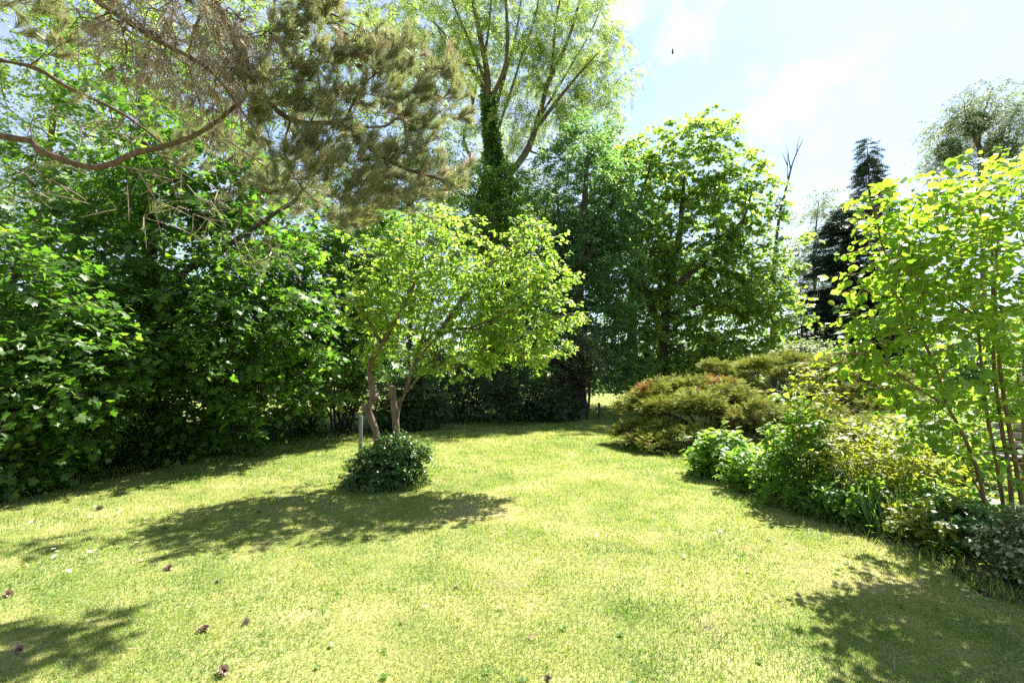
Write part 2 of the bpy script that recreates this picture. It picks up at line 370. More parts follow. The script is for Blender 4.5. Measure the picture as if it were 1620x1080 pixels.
def blob_points(rng, blobs, noise=0.0):
    """blobs: (centre, radii(3), n); evenly spread points, more of them toward the outside. Returns points, outward dirs"""
    P = []; O = []
    for c, r, n in blobs:
        c = np.asarray(c, float); r = np.broadcast_to(np.asarray(r, float), (3,))
        cand = nrm(rng.normal(size=(n*4, 3)))*(rng.random((n*4, 1))**.42)
        keep = [0]; dmin = np.linalg.norm(cand-cand[0], axis=1)
        for _ in range(min(n, len(cand))-1):
            i = int((dmin*rng.uniform(.7, 1, len(dmin))).argmax()); keep.append(i); dmin = np.minimum(dmin, np.linalg.norm(cand-cand[i], axis=1))
        u = cand[keep]; w = rng.normal(size=(5, 3))*2.6; ph = rng.uniform(0, 6, 5)
        k = 1+.11*np.sin(u@w.T+ph).sum(1)
        P.append(c+u*r*k[:, None]+rng.normal(size=u.shape)*r*.05); O.append(nrm(u*r+1e-6))
    return np.concatenate(P), np.concatenate(O)

def leafy(mb, rng, tips, outs, tmpl, nt=5, nl=8, tl=.5, ls=.1, flat=.6, droop=.1, upn=1.0, out=.7, twig_r=.004, twig_mat=1, leaf_mat=0, spread=1.0,
          rnd=None, petiole=.03, gx=0., lean=(0, 0, 0), lsv=.3, tstart=.2, hang=.25, tip_bias=0.0, twk=3, rlit=None):
    """twigs round every tip, leaves along every twig"""
    C = len(tips)
    S = np.repeat(tips, nt, 0); O = np.repeat(outs, nt, 0); T = C*nt
    d = rng.normal(size=(T, 3))*spread; d[:, 2] *= flat; d = nrm(nrm(d)+O*out+np.asarray(lean))
    Ln = tl*rng.uniform(.5, 1.15, T)
    t = np.linspace(0, 1, 4)[None, :, None]
    bend = np.zeros((T, 1, 3)); bend[..., 2] = -droop; bend = bend+nrm(rng.normal(size=(T, 3)))[:, None]*.12
    P = S[:, None]+d[:, None]*Ln[:, None, None]*t+bend*Ln[:, None, None]*t*t
    R = twig_r*np.array([1.2, .9, .65, .3])[None]*rng.uniform(.7, 1.3, (T, 1))
    tubes(mb, P, R, twk, twig_mat, .5)
    # leaves
    u = tstart+(1-tstart)*(np.arange(nl)+rng.uniform(.1, 1, (T, nl)))/nl
    if tip_bias: u = u**(1/(1+tip_bias))
    u = u.clip(0, 1)[..., None]
    pos = S[:, None]+d[:, None]*Ln[:, None, None]*u+bend*Ln[:, None, None]*u*u
    tan = nrm(d[:, None]+2*bend*u)
    upv = np.array([0, 0, 1.])
    side = nrm(np.cross(tan, upv+rng.normal(size=tan.shape)*.25))*np.where((np.arange(nl) % 2)[None, :, None] == 0, 1, -1)
    ld = nrm(tan*.55+side*.85+rng.normal(size=tan.shape)*.35+np.array([0, 0, -hang])+np.asarray(lean)*.5)
    nn = nrm(upv*upn+rng.normal(size=tan.shape)*.42+O[:, None]*.35)
    sz = ls*rng.uniform(1-lsv, 1+lsv, (T, nl))
    pos = pos+ld*petiole
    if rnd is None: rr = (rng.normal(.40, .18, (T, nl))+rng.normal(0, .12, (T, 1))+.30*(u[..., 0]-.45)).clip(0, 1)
    else: rr = rnd(pos, rng)
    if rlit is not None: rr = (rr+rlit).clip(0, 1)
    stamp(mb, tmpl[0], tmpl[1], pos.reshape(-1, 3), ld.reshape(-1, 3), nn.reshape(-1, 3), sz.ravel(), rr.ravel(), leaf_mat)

def pxblob(px, py, Y, rx, ry, depth, n):
    """ellipsoid crown lobe centred at pixel/depth, half sizes rx, ry in photo pixels, depth in metres"""
    s = Y/FPX; return (at(px, py, Y), (rx*s, depth, ry*s), n)

def plant(name, label, cat, base, trunks, blobs, seed, mats, tmpl, seg=.3, rtip=.006, group=None, parts=('trunk', 'crown'), up=.25, wob=.07, expo=.42, rmax=1e9,
          downpen=.8, thick=.03, extra=None, **lk):
    rng = np.random.default_rng(seed)
    base = np.asarray(base, float); base[2] = 0
    root = empty(name, base, label, cat, group)
    sk = Skel(seg)
    for i, (pts, r0, r1) in enumerate(trunks): sk.trunk(pts, r0, r1, join=i > 0 and not (abs(pts[0][2]) < .05))
    tg, out = blob_points(rng, blobs)
    tg[:, 2] = np.maximum(tg[:, 2], .08)
    sk.grow(tg, rng, up, wob, downpen); sk.radii(rtip, expo, rmax)
    order = np.array([np.argmin(np.linalg.norm(tg-sk.P[t], axis=1)) for t in sk.tips])
    tb = MB(); sk.draw(tb, rng, 0, thick)
    tb.build(parts[0], mats[0], root, base)
    cb = MB(); leafy(cb, rng, sk.P[sk.tips], out[order], tmpl, **lk)
    if extra: extra(cb, rng, sk)
    cb.build(parts[1], [mats[1], mats[0]], root, base)
    return root
# ------------------------------------------------------------------ ground
def sheet(name, pts, z, m, label=None):
    mb = MB(); p = np.array([(x, y, z) for x, y in pts]); c = p.mean(0); k = len(p)
    mb.add(np.concatenate([p, [c]]), np.array([(i, (i+1) % k, k) for i in range(k)]))
    o = mb.build(name, m); tag(o, kind='structure'); return o
sheet('ground', [(-900, -300), (900, -300), (900, 1200), (-900, 1200)], 0, M['ground'])
def wavy(pts, seed, amp=.12, seg=.35):
    rng = np.random.default_rng(seed); p = crom(np.array([(x, y, 0) for x, y in pts+[pts[0]]]), seg)[:-1]
    return [(x+rng.normal()*amp, y+rng.normal()*amp) for x, y, _ in p]
HEDGE = [tuple(gr(*q)[:2]) for q in [(-300, 850), (0, 782), (150, 752), (330, 716), (480, 696), (560, 690), (680, 675), (800, 668), (905, 667)]]
BED_L = [(-9.8, 3.0)]+HEDGE+[(1.9, 19.4), (-3, 19.3), (-8.4, 14.5), (-9.8, 9)]
BED_R = [tuple(gr(*q)[:2]) for q in [(1010, 700), (1090, 738), (1160, 768), (1260, 806), (1350, 842), (1420, 868), (1530, 905), (1600, 950), (1720, 985)]]+[(6.4, 3.4), (6.6, 5.6), (7.0, 8.0), (8.6, 11.5), (6.5, 14.2), (3.5, 13.4)]
sheet('tree_bed', wavy(BED_L, 1), .004, M['soil'])
sheet('flower_bed', wavy(BED_R, 2, .07), .004, M['soil'])

def inside(poly, x, y):
    r = np.zeros(len(x), bool); n = len(poly)
    for i in range(n):
        (x1, y1), (x2, y2) = poly[i], poly[(i+1) % n]
        c = ((y1 > y) != (y2 > y)) & (x < (x2-x1)*(y-y1)/(y2-y1+1e-12)+x1); r ^= c
    return r
def vnoise(x, y, s, seed):
    """smooth value noise"""
    rng = np.random.default_rng(seed); g = rng.random((256, 256)); u = x*s+77.3; v = y*s+91.7
    i = np.floor(u).astype(int); j = np.floor(v).astype(int); fu = u-i; fv = v-j; fu = fu*fu*(3-2*fu); fv = fv*fv*(3-2*fv)
    G = lambda a, b: g[a % 256, b % 256]
    return (G(i, j)*(1-fu)+G(i+1, j)*fu)*(1-fv)+(G(i, j+1)*(1-fu)+G(i+1, j+1)*fu)*fv

def lawn():
    rng = np.random.default_rng(5); mb = MB()
    for (y0, y1, w, ln, rho, full) in [(1.9, 3.4, .0032, .034, 12000, 1), (3.4, 5.2, .0044, .036, 7600, 1), (5.2, 8, .0068, .038, 4300, 0), (8, 12, .0105, .043, 2400, 0), (12, 19.5, .017, .05, 1300, 0)]:
        xm = lambda y: y*1.18+.8
        X0 = -min(xm(y1), 9.5); X1 = min(xm(y1), 9)
        n = int((X1-X0)*(y1-y0)*rho); x = rng.uniform(X0, X1, n); y = rng.uniform(y0, y1, n)
        k = (np.abs(x) < xm(y)) & (~inside(BED_R, x, y) | (rng.random(n) < .35))
        inb = inside(BED_L, x, y); k &= (~inb) | (rng.random(n) < .60)
        dens = vnoise(x, y, 2.2, 1)*.6+vnoise(x, y, 7, 2)*.4
        k &= rng.random(n) < .55+dens*.8
        x = x[k]; y = y[k]; dens = dens[k]; n = len(x)
        pos = np.stack([x, y, np.full(n, -.002)], 1)
        dry = vnoise(x, y, .55, 3)*.30+vnoise(x, y, 2.2, 4)*.28+vnoise(x, y, 6, 6)*.26+vnoise(x, y, 17, 16)*.18+.03
        lush = vnoise(x, y, 3.3, 8)
        rr = (-.04+1.6*(dry-.24)+rng.normal(0, .08, n)-.12*(lush > .7)).clip(0, .93)
        st = rng.random(n) < .06; rr[st] = rng.uniform(.8, .95, st.sum())
        moss = (vnoise(x, y, 3.1, 11)*.6+vnoise(x, y, 8, 12)*.4 > .74) & (rng.random(n) < .5); rr[moss] = rng.uniform(.95, 1, moss.sum())
        L = ln*rng.uniform(.45, 1.25, n)*(.75+.5*lush)*np.where(moss, .5, 1)
        a = rng.uniform(0, 2*PI, n); tilt = rng.gamma(2.2, .32, n).clip(0, 1.45)
        d = np.stack([np.cos(a)*np.sin(tilt), np.sin(a)*np.sin(tilt), np.cos(tilt)], 1)
        nn = np.stack([-np.cos(a), -np.sin(a), np.full(n, .4)], 1)+rng.normal(size=(n, 3))*.3
        W = w*rng.uniform(.7, 1.4, n)
        if full:
            tv = np.array([[-.5, 0, 0], [.5, 0, 0], [.42, .5, -.06], [-.42, .5, -.06], [0, 1, -.26]]); tf = [(0, 1, 2, 3), (3, 2, 4)]
        else: tv, tf = LF_BL
        stamp(mb, tv, tf, pos, d, nn, L, rr, 0, True, W)
    tag(mb.build('lawn_grass', M['grass']), 'short mown grass of the sunlit lawn with dry and mossy patches', 'grass', kind='stuff')
    # rough meadow beyond the hedge
    mb = MB(); n = 60000
    y = 19.8+rng.random(n)**1.5*24; x = rng.uniform(-1, 1, n)*(y*1.1); k = (~inside(BED_L, x, y))
    x = x[k]; y = y[k]; n = len(x); pos = np.stack([x, y, np.zeros(n)], 1)
    a = rng.uniform(0, 2*PI, n); d = np.stack([np.cos(a)*.5, np.sin(a)*.5, np.ones(n)], 1)
    stamp(mb, *LF_BL, pos, d, np.stack([-np.cos(a), -np.sin(a), np.ones(n)*.4], 1), rng.uniform(.05, .13, n), (.35+rng.normal(0, .15, n)+.4*(vnoise(x, y, .3, 4)-.5)).clip(0, .9), 0, True, rng.uniform(.02, .05, n))
    tag(mb.build('meadow_grass', M['grass']), 'rough grass of the open field beyond the garden trees', 'grass', kind='stuff')
lawn()

def ground_cover():
    rng = np.random.default_rng(9); mb = MB(); n = 60000
    x = rng.uniform(-9.5, 2, n); y = rng.uniform(3, 19, n); k = inside(BED_L, x, y) & (x > -y*1.15-.6)
    k &= rng.random(n) < (vnoise(x, y, 1.2, 21)*1.5)
    x = x[k]; y = y[k]; n = len(x)
    z = rng.uniform(.02, .22, n)*(.3+vnoise(x, y, 1.6, 5))
    a = rng.uniform(0, 2*PI, n); d = np.stack([np.cos(a), np.sin(a), rng.uniform(-.3, .5, n)], 1)
    stamp(mb, *LF_OV, np.stack([x, y, z], 1), d, np.array([0, 0, 1.])+rng.normal(size=(n, 3))*.3, rng.uniform(.04, .085, n), rng.random(n))
    tag(mb.build('ground_cover', M['ivy']), 'low ivy and leafy weeds carpeting the shaded soil below the hedge trees', 'ground cover', kind='stuff')
    mb = MB(); pts = []
    n = 16000; x = rng.uniform(1.5, 7, n); y = rng.uniform(2.6, 14, n); k = inside(BED_R, x, y); x = x[k]; y = y[k]; n = len(x)
    z = rng.uniform(.01, .12, n)*(.3+1.2*vnoise(x, y, 1.5, 8))
    a = rng.uniform(0, 2*PI, n); d = np.stack([np.cos(a), np.sin(a), rng.uniform(-.2, .7, n)], 1)
    stamp(mb, *LF_OV, np.stack([x, y, z], 1), d, np.array([0, 0, 1.])+rng.normal(size=(n, 3))*.35, rng.uniform(.03, .075, n), rng.random(n).clip(0, .9))
    tag(mb.build('bed_cover', M['border']), 'bright green creeping leaves covering the soil of the flower bed', 'ground cover', kind='stuff')
    # broad weeds and clover in the lawn
    mb = MB(); n = 260; x = rng.uniform(-7, 5, n); y = 2.2+rng.random(n)**1.4*10; k = (np.abs(x) < y*1.15+.5) & ~inside(BED_R, x, y) & ~inside(BED_L, x, y)
    k &= (vnoise(x, y, .9, 31) > .45); x = x[k]; y = y[k]; n = len(x); m = 7
    a = np.arange(m)[None]*2*PI/m+rng.uniform(0, 6, (n, 1))+rng.normal(0, .2, (n, m))
    d = np.stack([np.cos(a), np.sin(a), rng.uniform(.15, .6, (n, m))], -1).reshape(-1, 3)
    p = np.repeat(np.stack([x, y, np.full(n, .012)], 1), m, 0)
    stamp(mb, *LF_OV, p, d, np.array([0, 0, 1.])+rng.normal(size=(n*m, 3))*.2, np.repeat(rng.uniform(.012, .034, n), m), rng.random(n*m)*.7)
    tag(mb.build('lawn_weeds', M['border']), 'small broad leaved weeds and clover growing among the lawn grass', 'weeds', kind='stuff')
ground_cover()
def litter():
    rng = np.random.default_rng(23); mb = MB(); n = 1500
    x = rng.uniform(-6, 4.5, n); y = 2+rng.random(n)**1.3*9; k = (~inside(BED_R, x, y)) & (rng.random(n) < np.where(x < -.5, 1, .35)); x = x[k]; y = y[k]; n = len(x)
    a = rng.uniform(0, 2*PI, n); d = np.stack([np.cos(a), np.sin(a), rng.normal(size=n)*.15], 1)
    stamp(mb, *LF_BL, np.stack([x, y, rng.uniform(.006, .03, n)], 1), d, np.tile([0, 0, 1.], (n, 1))+rng.normal(size=(n, 3))*.2, rng.uniform(.05, .12, n), rng.uniform(.86, 1, n), 0, True, rng.uniform(.002, .004, n))
    m = 130; x = rng.uniform(-6, 4.5, m); y = 2.2+rng.random(m)**1.3*10; a = rng.uniform(0, 2*PI, m)
    stamp(mb, *LF_OV, np.stack([x, y, np.full(m, .022)], 1), np.stack([np.cos(a), np.sin(a), rng.normal(size=m)*.2], 1), np.tile([0, 0, 1.], (m, 1))+rng.normal(size=(m, 3))*.4, rng.uniform(.025, .06, m), rng.uniform(.86, .97, m))
    tag(mb.build('lawn_litter', M['pine']), 'fallen dry needles and small brown leaves lying in the lawn grass', 'litter', kind='stuff')
litter()
def edge_tufts():
    rng = np.random.default_rng(19); mb = MB(); P = []
    for poly, n0, n1 in ((BED_R, 0, 9), (BED_L, 1, 10)):
        e = crom(np.array([(x, y, 0) for x, y in poly[n0:n1]]), .05)
        for q in e:
            if rng.random() < .75: m = rng.integers(6, 26); P.append(q+np.stack([rng.normal(size=m)*.05, rng.normal(size=m)*.05, np.zeros(m)], 1)+[rng.normal()*.05, rng.normal()*.05, 0])
    p = np.concatenate(P); c = gr(600, 778)+[0, .45, 0]; a = rng.uniform(0, 2*PI, 900); ring = c+np.stack([np.cos(a)*.56, np.sin(a)*.47, 0*a], 1)*rng.uniform(.85, 1.15, (900, 1)); p = np.concatenate([p, ring]); n = len(p)
    a = rng.uniform(0, 2*PI, n); t = rng.gamma(2, .22, n).clip(0, 1.2); d = np.stack([np.cos(a)*np.sin(t), np.sin(a)*np.sin(t), np.cos(t)], 1)
    tv = np.array([[-.5, 0, 0], [.5, 0, 0], [.42, .5, -.06], [-.42, .5, -.06], [0, 1, -.30]])
    stamp(mb, tv, [(0, 1, 2, 3), (3, 2, 4)], p, d, np.stack([-np.cos(a), -np.sin(a), np.full(n, .4)], 1), rng.uniform(.04, .15, n), rng.beta(2, 3.2, n), 0, True, rng.uniform(.004, .008, n))
    tag(mb.build('edge_grass', M['grass']), 'longer uncut grass tufts along the edges of the beds', 'grass', kind='stuff')
edge_tufts()

# ------------------------------------------------------------------ trees of the left hedge
def gp(px, py): return gr(px, py)
B = pxblob
b0 = np.array([-7.6, 10.6, 0])
plant('maple_tree', 'biggest dark green maple with broad leaves, in the middle of the left hedge', 'tree', b0,
      [([b0, at(232, 560, 10.6), at(238, 350, 10.8), at(225, 180, 11.4), at(215, 60, 12)], .20, .04),
       ([at(238, 470, 10.7), at(300, 425, 9.6), at(370, 382, 8.8), at(440, 334, 8.2), at(480, 312, 8.0)], .075, .03),
       ([at(240, 400, 10.7), at(180, 300, 10.2), at(130, 230, 10)], .09, .03)],
      [B(130, 450, 9.6, 150, 110, 1.8, 80), B(300, 400, 9.8, 150, 110, 1.9, 85), B(330, 540, 9.6, 150, 90, 1.6, 75), B(160, 560, 9.4, 140, 80, 1.5, 60),
       B(330, 275, 9.8, 120, 75, 1.5, 60), B(140, 310, 10.5, 120, 80, 1.6, 50), B(250, 160, 11.5, 120, 90, 1.6, 40), B(300, 640, 9.7, 120, 50, 1.1, 40), B(230, 550, 8.4, 90, 30, .7, 22), B(430, 470, 9.6, 90, 120, 1.4, 50)],
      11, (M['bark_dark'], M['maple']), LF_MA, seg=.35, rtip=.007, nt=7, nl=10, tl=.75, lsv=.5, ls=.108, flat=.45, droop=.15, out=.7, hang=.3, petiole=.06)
b0 = np.array([-7.4, 6.9, 0])
plant('maple_tree', 'dark bushy maple at the left edge of the lawn, nearest of the hedge trees', 'tree', b0,
      [([b0, b0+[.1, .1, 1.2], b0+[-.1, .2, 2.4], b0+[.1, .2, 3.6]], .10, .03), ([b0+[.1, -.1, 0], b0+[.5, -.2, 1.3], b0+[1, 0, 2.3]], .05, .02)],
      [B(20, 480, 6.6, 90, 110, 1.0, 60), B(20, 620, 6.5, 75, 90, .9, 55), B(110, 560, 7.0, 80, 90, .9, 42), B(30, 700, 6.6, 50, 50, .5, 24), B(110, 670, 7.3, 70, 40, .6, 18)],
      12, (M['bark_dark'], M['maple']), LF_MA, seg=.25, rtip=.006, nt=7, nl=9, tl=.55, lsv=.5, ls=.092, flat=.5, droop=.15, petiole=.05)
b0 = np.append(gp(470, 690)[:2], 0)+[0, .5, 0]
plant('maple_tree', 'maple of the left hedge with lighter leaves, just behind the multi stemmed plum', 'tree', b0,
      [([b0, at(468, 580, b0[1]), at(480, 450, b0[1]+.3), at(500, 330, b0[1]+.6)], .13, .03), ([at(468, 600, b0[1]), at(430, 520, b0[1]-.6), at(400, 450, b0[1]-.8)], .06, .02)],
      [B(500, 420, 12.6, 110, 100, 1.7, 75), B(450, 540, 12, 100, 75, 1.5, 60), B(560, 500, 12.6, 80, 85, 1.4, 50), B(500, 600, 12, 70, 40, 1, 25), B(590, 400, 13.5, 80, 80, 1.4, 45)],
      13, (M['bark_dark'], M['maple']), LF_MA, seg=.35, rtip=.007, nt=7, nl=9, tl=.7, ls=.13, flat=.45, droop=.15, rlit=.12, petiole=.05)
for i, (px, py, w, h, ls, lab) in enumerate([(45, 768, 1.1, .75, .07, 'dark leafy undergrowth at the left picture edge below the nearest maple'), (170, 742, 1.4, .8, .075, 'dark undergrowth bush left of the biggest maple, touching the lawn'), (285, 722, 1.3, .75, .07, 'dark undergrowth bush below the biggest maple'),
                                            (390, 704, 1.5, .9, .075, 'low leafy undergrowth between the biggest maple and the lighter one'), (470, 692, 1.1, .6, .07, 'small low bush at the foot of the lighter maple')]):
    c = np.append(gr(px, py)[:2], 0)+[-.3, .5, 0]
    plant('undergrowth_bush', lab, 'shrub', c, [([c+[dx*.3, dy*.3, 0], c+[dx, dy, h*.5]], .012, .006) for dx, dy in [(.3, 0), (-.3, 0), (0, .3), (0, -.3), (.25, .2), (-.25, .2)]],
          [((c[0], c[1], h*.45), (w*.6, .55, h*.5), 60)], 300+i, (M['bark_dark'], M['ivy']), LF_OV, seg=.12, rtip=.003, parts=('stem', 'foliage'), nt=7, nl=8, tl=.28, ls=ls, flat=.8)
# many-stemmed hazel between the maples and the plum
b0 = np.append(gp(545, 684)[:2], 0)
rg = np.random.default_rng(3)
plant('hazel_shrub', 'dark many stemmed hazel with slanting stems at the foot of the left hedge', 'shrub', b0,
      [([b0+[rg.normal()*.15, rg.normal()*.15, 0], b0+[-.35*k+rg.normal()*.1, rg.normal()*.3, .9], b0+[-.85*k+rg.normal()*.1, rg.normal()*.4, 2.1]], .03, .012) for k in np.linspace(-1, 1.2, 11)],
      [B(500, 590, 14, 90, 45, 1.1, 45), B(610, 600, 14, 70, 60, 1, 40), B(560, 640, 14.6, 60, 40, .8, 25)],
      14, (M['bark_dark'], M['dark_shrub']), LF_OV, seg=.25, rtip=.005, parts=('stem', 'foliage'), nt=7, nl=8, tl=.5, ls=.10, flat=.6)
# lighter trees standing further back on the left
for i, (px, py, Y, blobs, trk, lab, sd) in enumerate([
        (60, 640, 16, [(70, 90, 16, 110, 100, 2.2, 60), (90, 240, 16, 100, 80, 2, 50), (10, 330, 16, 80, 90, 2, 40), (150, 20, 16, 90, 90, 2, 40), (60, 450, 16, 90, 80, 2, 30)], [(70, 330), (85, 180), (95, 20), (100, -80)], 'slender pale green tree rising behind the left end of the hedge', 21),
        (380, 640, 17, [(420, 120, 17, 110, 110, 2, 50), (340, 30, 17, 90, 80, 2, 35), (500, 220, 17, 80, 90, 2, 45), (540, 60, 18, 80, 90, 2, 35)], [(390, 400), (410, 200), (430, 40), (440, -60)], 'leafy green tree seen through the pine boughs behind the hedge', 22),
        (640, 640, 20, [(650, 300, 20, 90, 90, 2, 50), (610, 180, 20, 70, 90, 2, 35), (690, 250, 20.5, 50, 70, 1.6, 24), (640, 440, 19, 90, 70, 2, 45), (580, 330, 19, 70, 80, 2, 40)], [(650, 480), (652, 330), (640, 190), (630, 120)], 'green tree in the gap between the pine boughs and the tall ash', 23)]):
    b0 = at(px, py, Y); b0[2] = 0
    plant('background_tree', lab, 'tree', b0, [([b0]+[at(x, y, Y) for x, y in trk], .14, .03)], [B(*q) for q in blobs], sd, (M['bark'], M['sycamore']), LF_RH, seg=.5, rtip=.008,
          nt=8, nl=11, tl=.95, ls=.125, flat=.5, droop=.12, rlit=.1)

# ------------------------------------------------------------------ tall ash with ivy, and the trees of the far side
b0 = at(790, 640, 25.5); b0[2] = 0; Y = 25.5
q = lambda *p: [at(x, y, Y+dy) for x, y, dy in p]
plant('ash_tree', 'very tall airy ash forking above its ivy clad trunk, cut by the top edge', 'tree', b0,
      [([b0]+q((790, 450, 0), (785, 330, 0), (778, 250, 0)), .40, .27), (q((778, 250, 0), (770, 190, 0), (772, 130, -.3), (760, 60, -.6), (745, -20, -.8), (735, -110, -1)), .21, .04),
       (q((785, 300, 0), (830, 245, .2), (850, 195, .4), (868, 130, .6), (900, 60, .8), (925, -30, 1)), .20, .04),
       (q((776, 215, 0), (790, 150, .8), (815, 60, 1.2), (830, -40, 1.5)), .12, .03), (q((850, 200, .4), (905, 130, -.4), (945, 85, -.8)), .12, .03),
       (q((771, 150, -.2), (740, 100, .6), (700, 50, 1), (660, 10, 1.2)), .13, .03), (q((770, 170, 0), (800, 100, -.8), (800, 0, -1.3), (790, -90, -1.5)), .13, .03),
       (q((790, 330, 0), (735, 225, 1.2), (748, 165, 1.5), (728, 110, 1.5), (700, 60, 1.8), (670, -10, 2)), .11, .03),
       (q((777, 235, 0), (800, 170, .4), (822, 100, .3), (848, 20, .2), (860, -60, 0)), .085, .03), (q((850, 200, .4), (872, 110, 0), (880, 30, -.4), (900, -60, -.6)), .085, .03), (q((858, 180, .4), (900, 110, 1), (940, 40, 1.2), (960, -20, 1.3)), .075, .025),
       (q((771, 140, -.3), (745, 70, -.8), (715, 0, -1.2), (700, -70, -1.4)), .08, .03), (q((765, 100, -.4), (775, 30, -.6), (780, -60, -.8)), .07, .03), (q((748, 165, 1.5), (756, 110, 1.4), (742, 50, 1.3), (730, -40, 1.2)), .06, .02),
       (q((840, 240, .3), (880, 250, -.2), (905, 228, -.4), (940, 225, -.6)), .06, .015)],
      [B(700, 60, 25, 90, 90, 2.6, 70), B(800, 50, 25.5, 100, 80, 3, 85), B(900, 70, 26, 80, 90, 2.6, 75), B(640, 20, 25, 70, 70, 2.2, 34), B(760, -70, 25, 150, 80, 3, 60), B(900, -60, 26, 90, 80, 2.6, 40),
       B(950, 110, 25.5, 45, 70, 1.6, 32), B(855, 160, 26, 60, 60, 1.6, 36), B(790, 200, 26, 80, 40, 1.5, 26), B(620, 90, 25, 50, 60, 1.6, 16), B(930, 190, 26, 50, 40, 1.4, 16), B(690, 170, 26, 60, 60, 1.6, 14), B(720, 290, 25.5, 45, 50, 1.4, 22), B(850, 300, 25.5, 40, 40, 1.3, 18), B(880, 350, 25, 40, 40, 1.3, 14), B(735, 360, 25, 50, 40, 1.3, 18)],
      31, (M['bark'], M['ash']), LF_PI, seg=.6, rtip=.010, nt=4, nl=5, tl=1.1, ls=.46, flat=.8, droop=.35, hang=.6, upn=.7, rlit=.05, twig_r=.008, lsv=.25)
def ivy(name, label, path, r, n, seed, prof, ls=.12):
    rng = np.random.default_rng(seed); P = crom(path, .15); k = len(P); mb = MB(); st = MB()
    i = rng.integers(0, k, n); hfac = 1-i/k*.5
    a = rng.uniform(0, 2*PI, n); rad = np.interp(P[i, 2], *prof)*rng.uniform(.15, 1.0, n)**.5*(.35+1.25*vnoise(a*1.3, P[i, 2]*.9, 1.0, seed))
    o = np.stack([np.cos(a), np.sin(a), np.zeros(n)], 1)
    pos = P[i]+o*rad[:, None]
    stamp(mb, *LF_OV, pos, nrm(o*.5+rng.normal(size=(n, 3))*.5-[0, 0, .5]), nrm(o+[0, 0, .6]+rng.normal(size=(n, 3))*.5), ls*rng.uniform(.6, 1.3, n), rng.random(n))
    root = empty(name, path[0], label, 'climber')
    mb.build('foliage', [M['ivy']], root, path[0])
    for s in range(7):
        ph = s*.9; w = np.stack([np.cos(ph+np.arange(k)*.05), np.sin(ph+np.arange(k)*.05), np.zeros(k)], 1)*(r*.62*np.linspace(1, .55, k))[:, None]
        tubes(st, P+w, np.full(k, .03), 5)
    st.build('stem', M['bark_dark'], root, path[0])
ivy('ivy', 'thick green ivy wrapped round the trunk of the tall forked ash', [b0]+q((790, 450, 0), (785, 330, 0), (780, 240, 0), (772, 150, 0)), .55, 15000, 4, ([0, 4, 8, 10, 11.5, 12.8, 13.8, 16.5], [1.0, 1.2, 1.4, 1.5, 1.1, .7, .42, .3]), .24)
# ash neighbour with a sparse crown, left of the broad sycamore
b0 = at(915, 640, 19.2); b0[2] = 0
plant('lime_tree', 'dark thick trunked tree at the far end of the lawn, left of the field gap', 'tree', b0,
      [([b0, at(914, 560, 19.2), at(916, 430, 19.4), at(925, 320, 19.6), at(930, 230, 19.8)], .33, .04), ([at(915, 470, 19.3), at(890, 390, 19.5), at(880, 300, 19.8)], .12, .03), ([at(916, 430, 19.3), at(960, 350, 19.5), at(975, 280, 19.8)], .12, .03)],
      [B(920, 300, 20.2, 70, 80, 1.8, 70), B(940, 410, 20, 75, 60, 1.7, 60), B(890, 460, 20, 60, 60, 1.6, 40), B(950, 510, 19.6, 60, 45, 1.3, 40), B(920, 220, 20.5, 45, 45, 1.2, 18), B(870, 560, 19, 60, 30, 1, 22), B(900, 390, 20.4, 60, 60, 1.6, 46), B(850, 480, 20.5, 55, 60, 1.4, 34), B(960, 330, 20.4, 45, 60, 1.5, 34), B(960, 575, 19.3, 55, 24, .9, 22)],
      32, (M['bark_dark'], M['lime_tree']), LF_RH, seg=.4, rtip=.007, nt=9, nl=12, tl=.85, ls=.15, flat=.5, droop=.2, rlit=.0)
b0 = at(1045, 640, 22.5); b0[2] = 0
plant('sycamore_tree', 'broad sunlit sycamore with a rounded yellow green crown behind the junipers', 'tree', b0,
      [([b0, at(1048, 560, 22.5), at(1055, 470, 22.6), at(1075, 370, 22.8), at(1082, 280, 23)], .30, .05), ([at(1050, 530, 22.5), at(1015, 440, 22.6), at(1005, 350, 22.8), at(1030, 260, 23)], .17, .04),
       ([at(1056, 460, 22.6), at(1120, 410, 22.4), at(1170, 360, 22.4), at(1190, 300, 22.6)], .14, .03), ([at(1055, 500, 22.5), at(1130, 470, 22), at(1190, 440, 21.8)], .11, .03)],
      [B(1090, 255, 23.3, 85, 75, 2.2, 85), B(1010, 290, 23, 55, 75, 1.9, 45), B(1160, 310, 23, 70, 60, 2, 55), B(1180, 420, 22.6, 75, 75, 2.1, 85), B(1090, 380, 23, 90, 70, 2.6, 85), B(1000, 420, 22.6, 70, 80, 2, 65), B(1215, 490, 22.4, 45, 55, 1.5, 42),
       B(1110, 500, 22.4, 80, 60, 2, 65), B(1020, 530, 21.8, 80, 50, 1.7, 55), B(1150, 560, 21.8, 80, 30, 1.3, 34), B(1040, 590, 21.4, 80, 24, 1.2, 30), B(1130, 205, 23.4, 30, 35, 1, 10)],
      33, (M['bark_dark'], M['sycamore']), LF_MA, seg=.45, rtip=.007, nt=6, nl=10, tl=.78, ls=.165, flat=.4, droop=.2, rlit=.12)
b0 = at(1000, 640, 25.5); b0[2] = 0
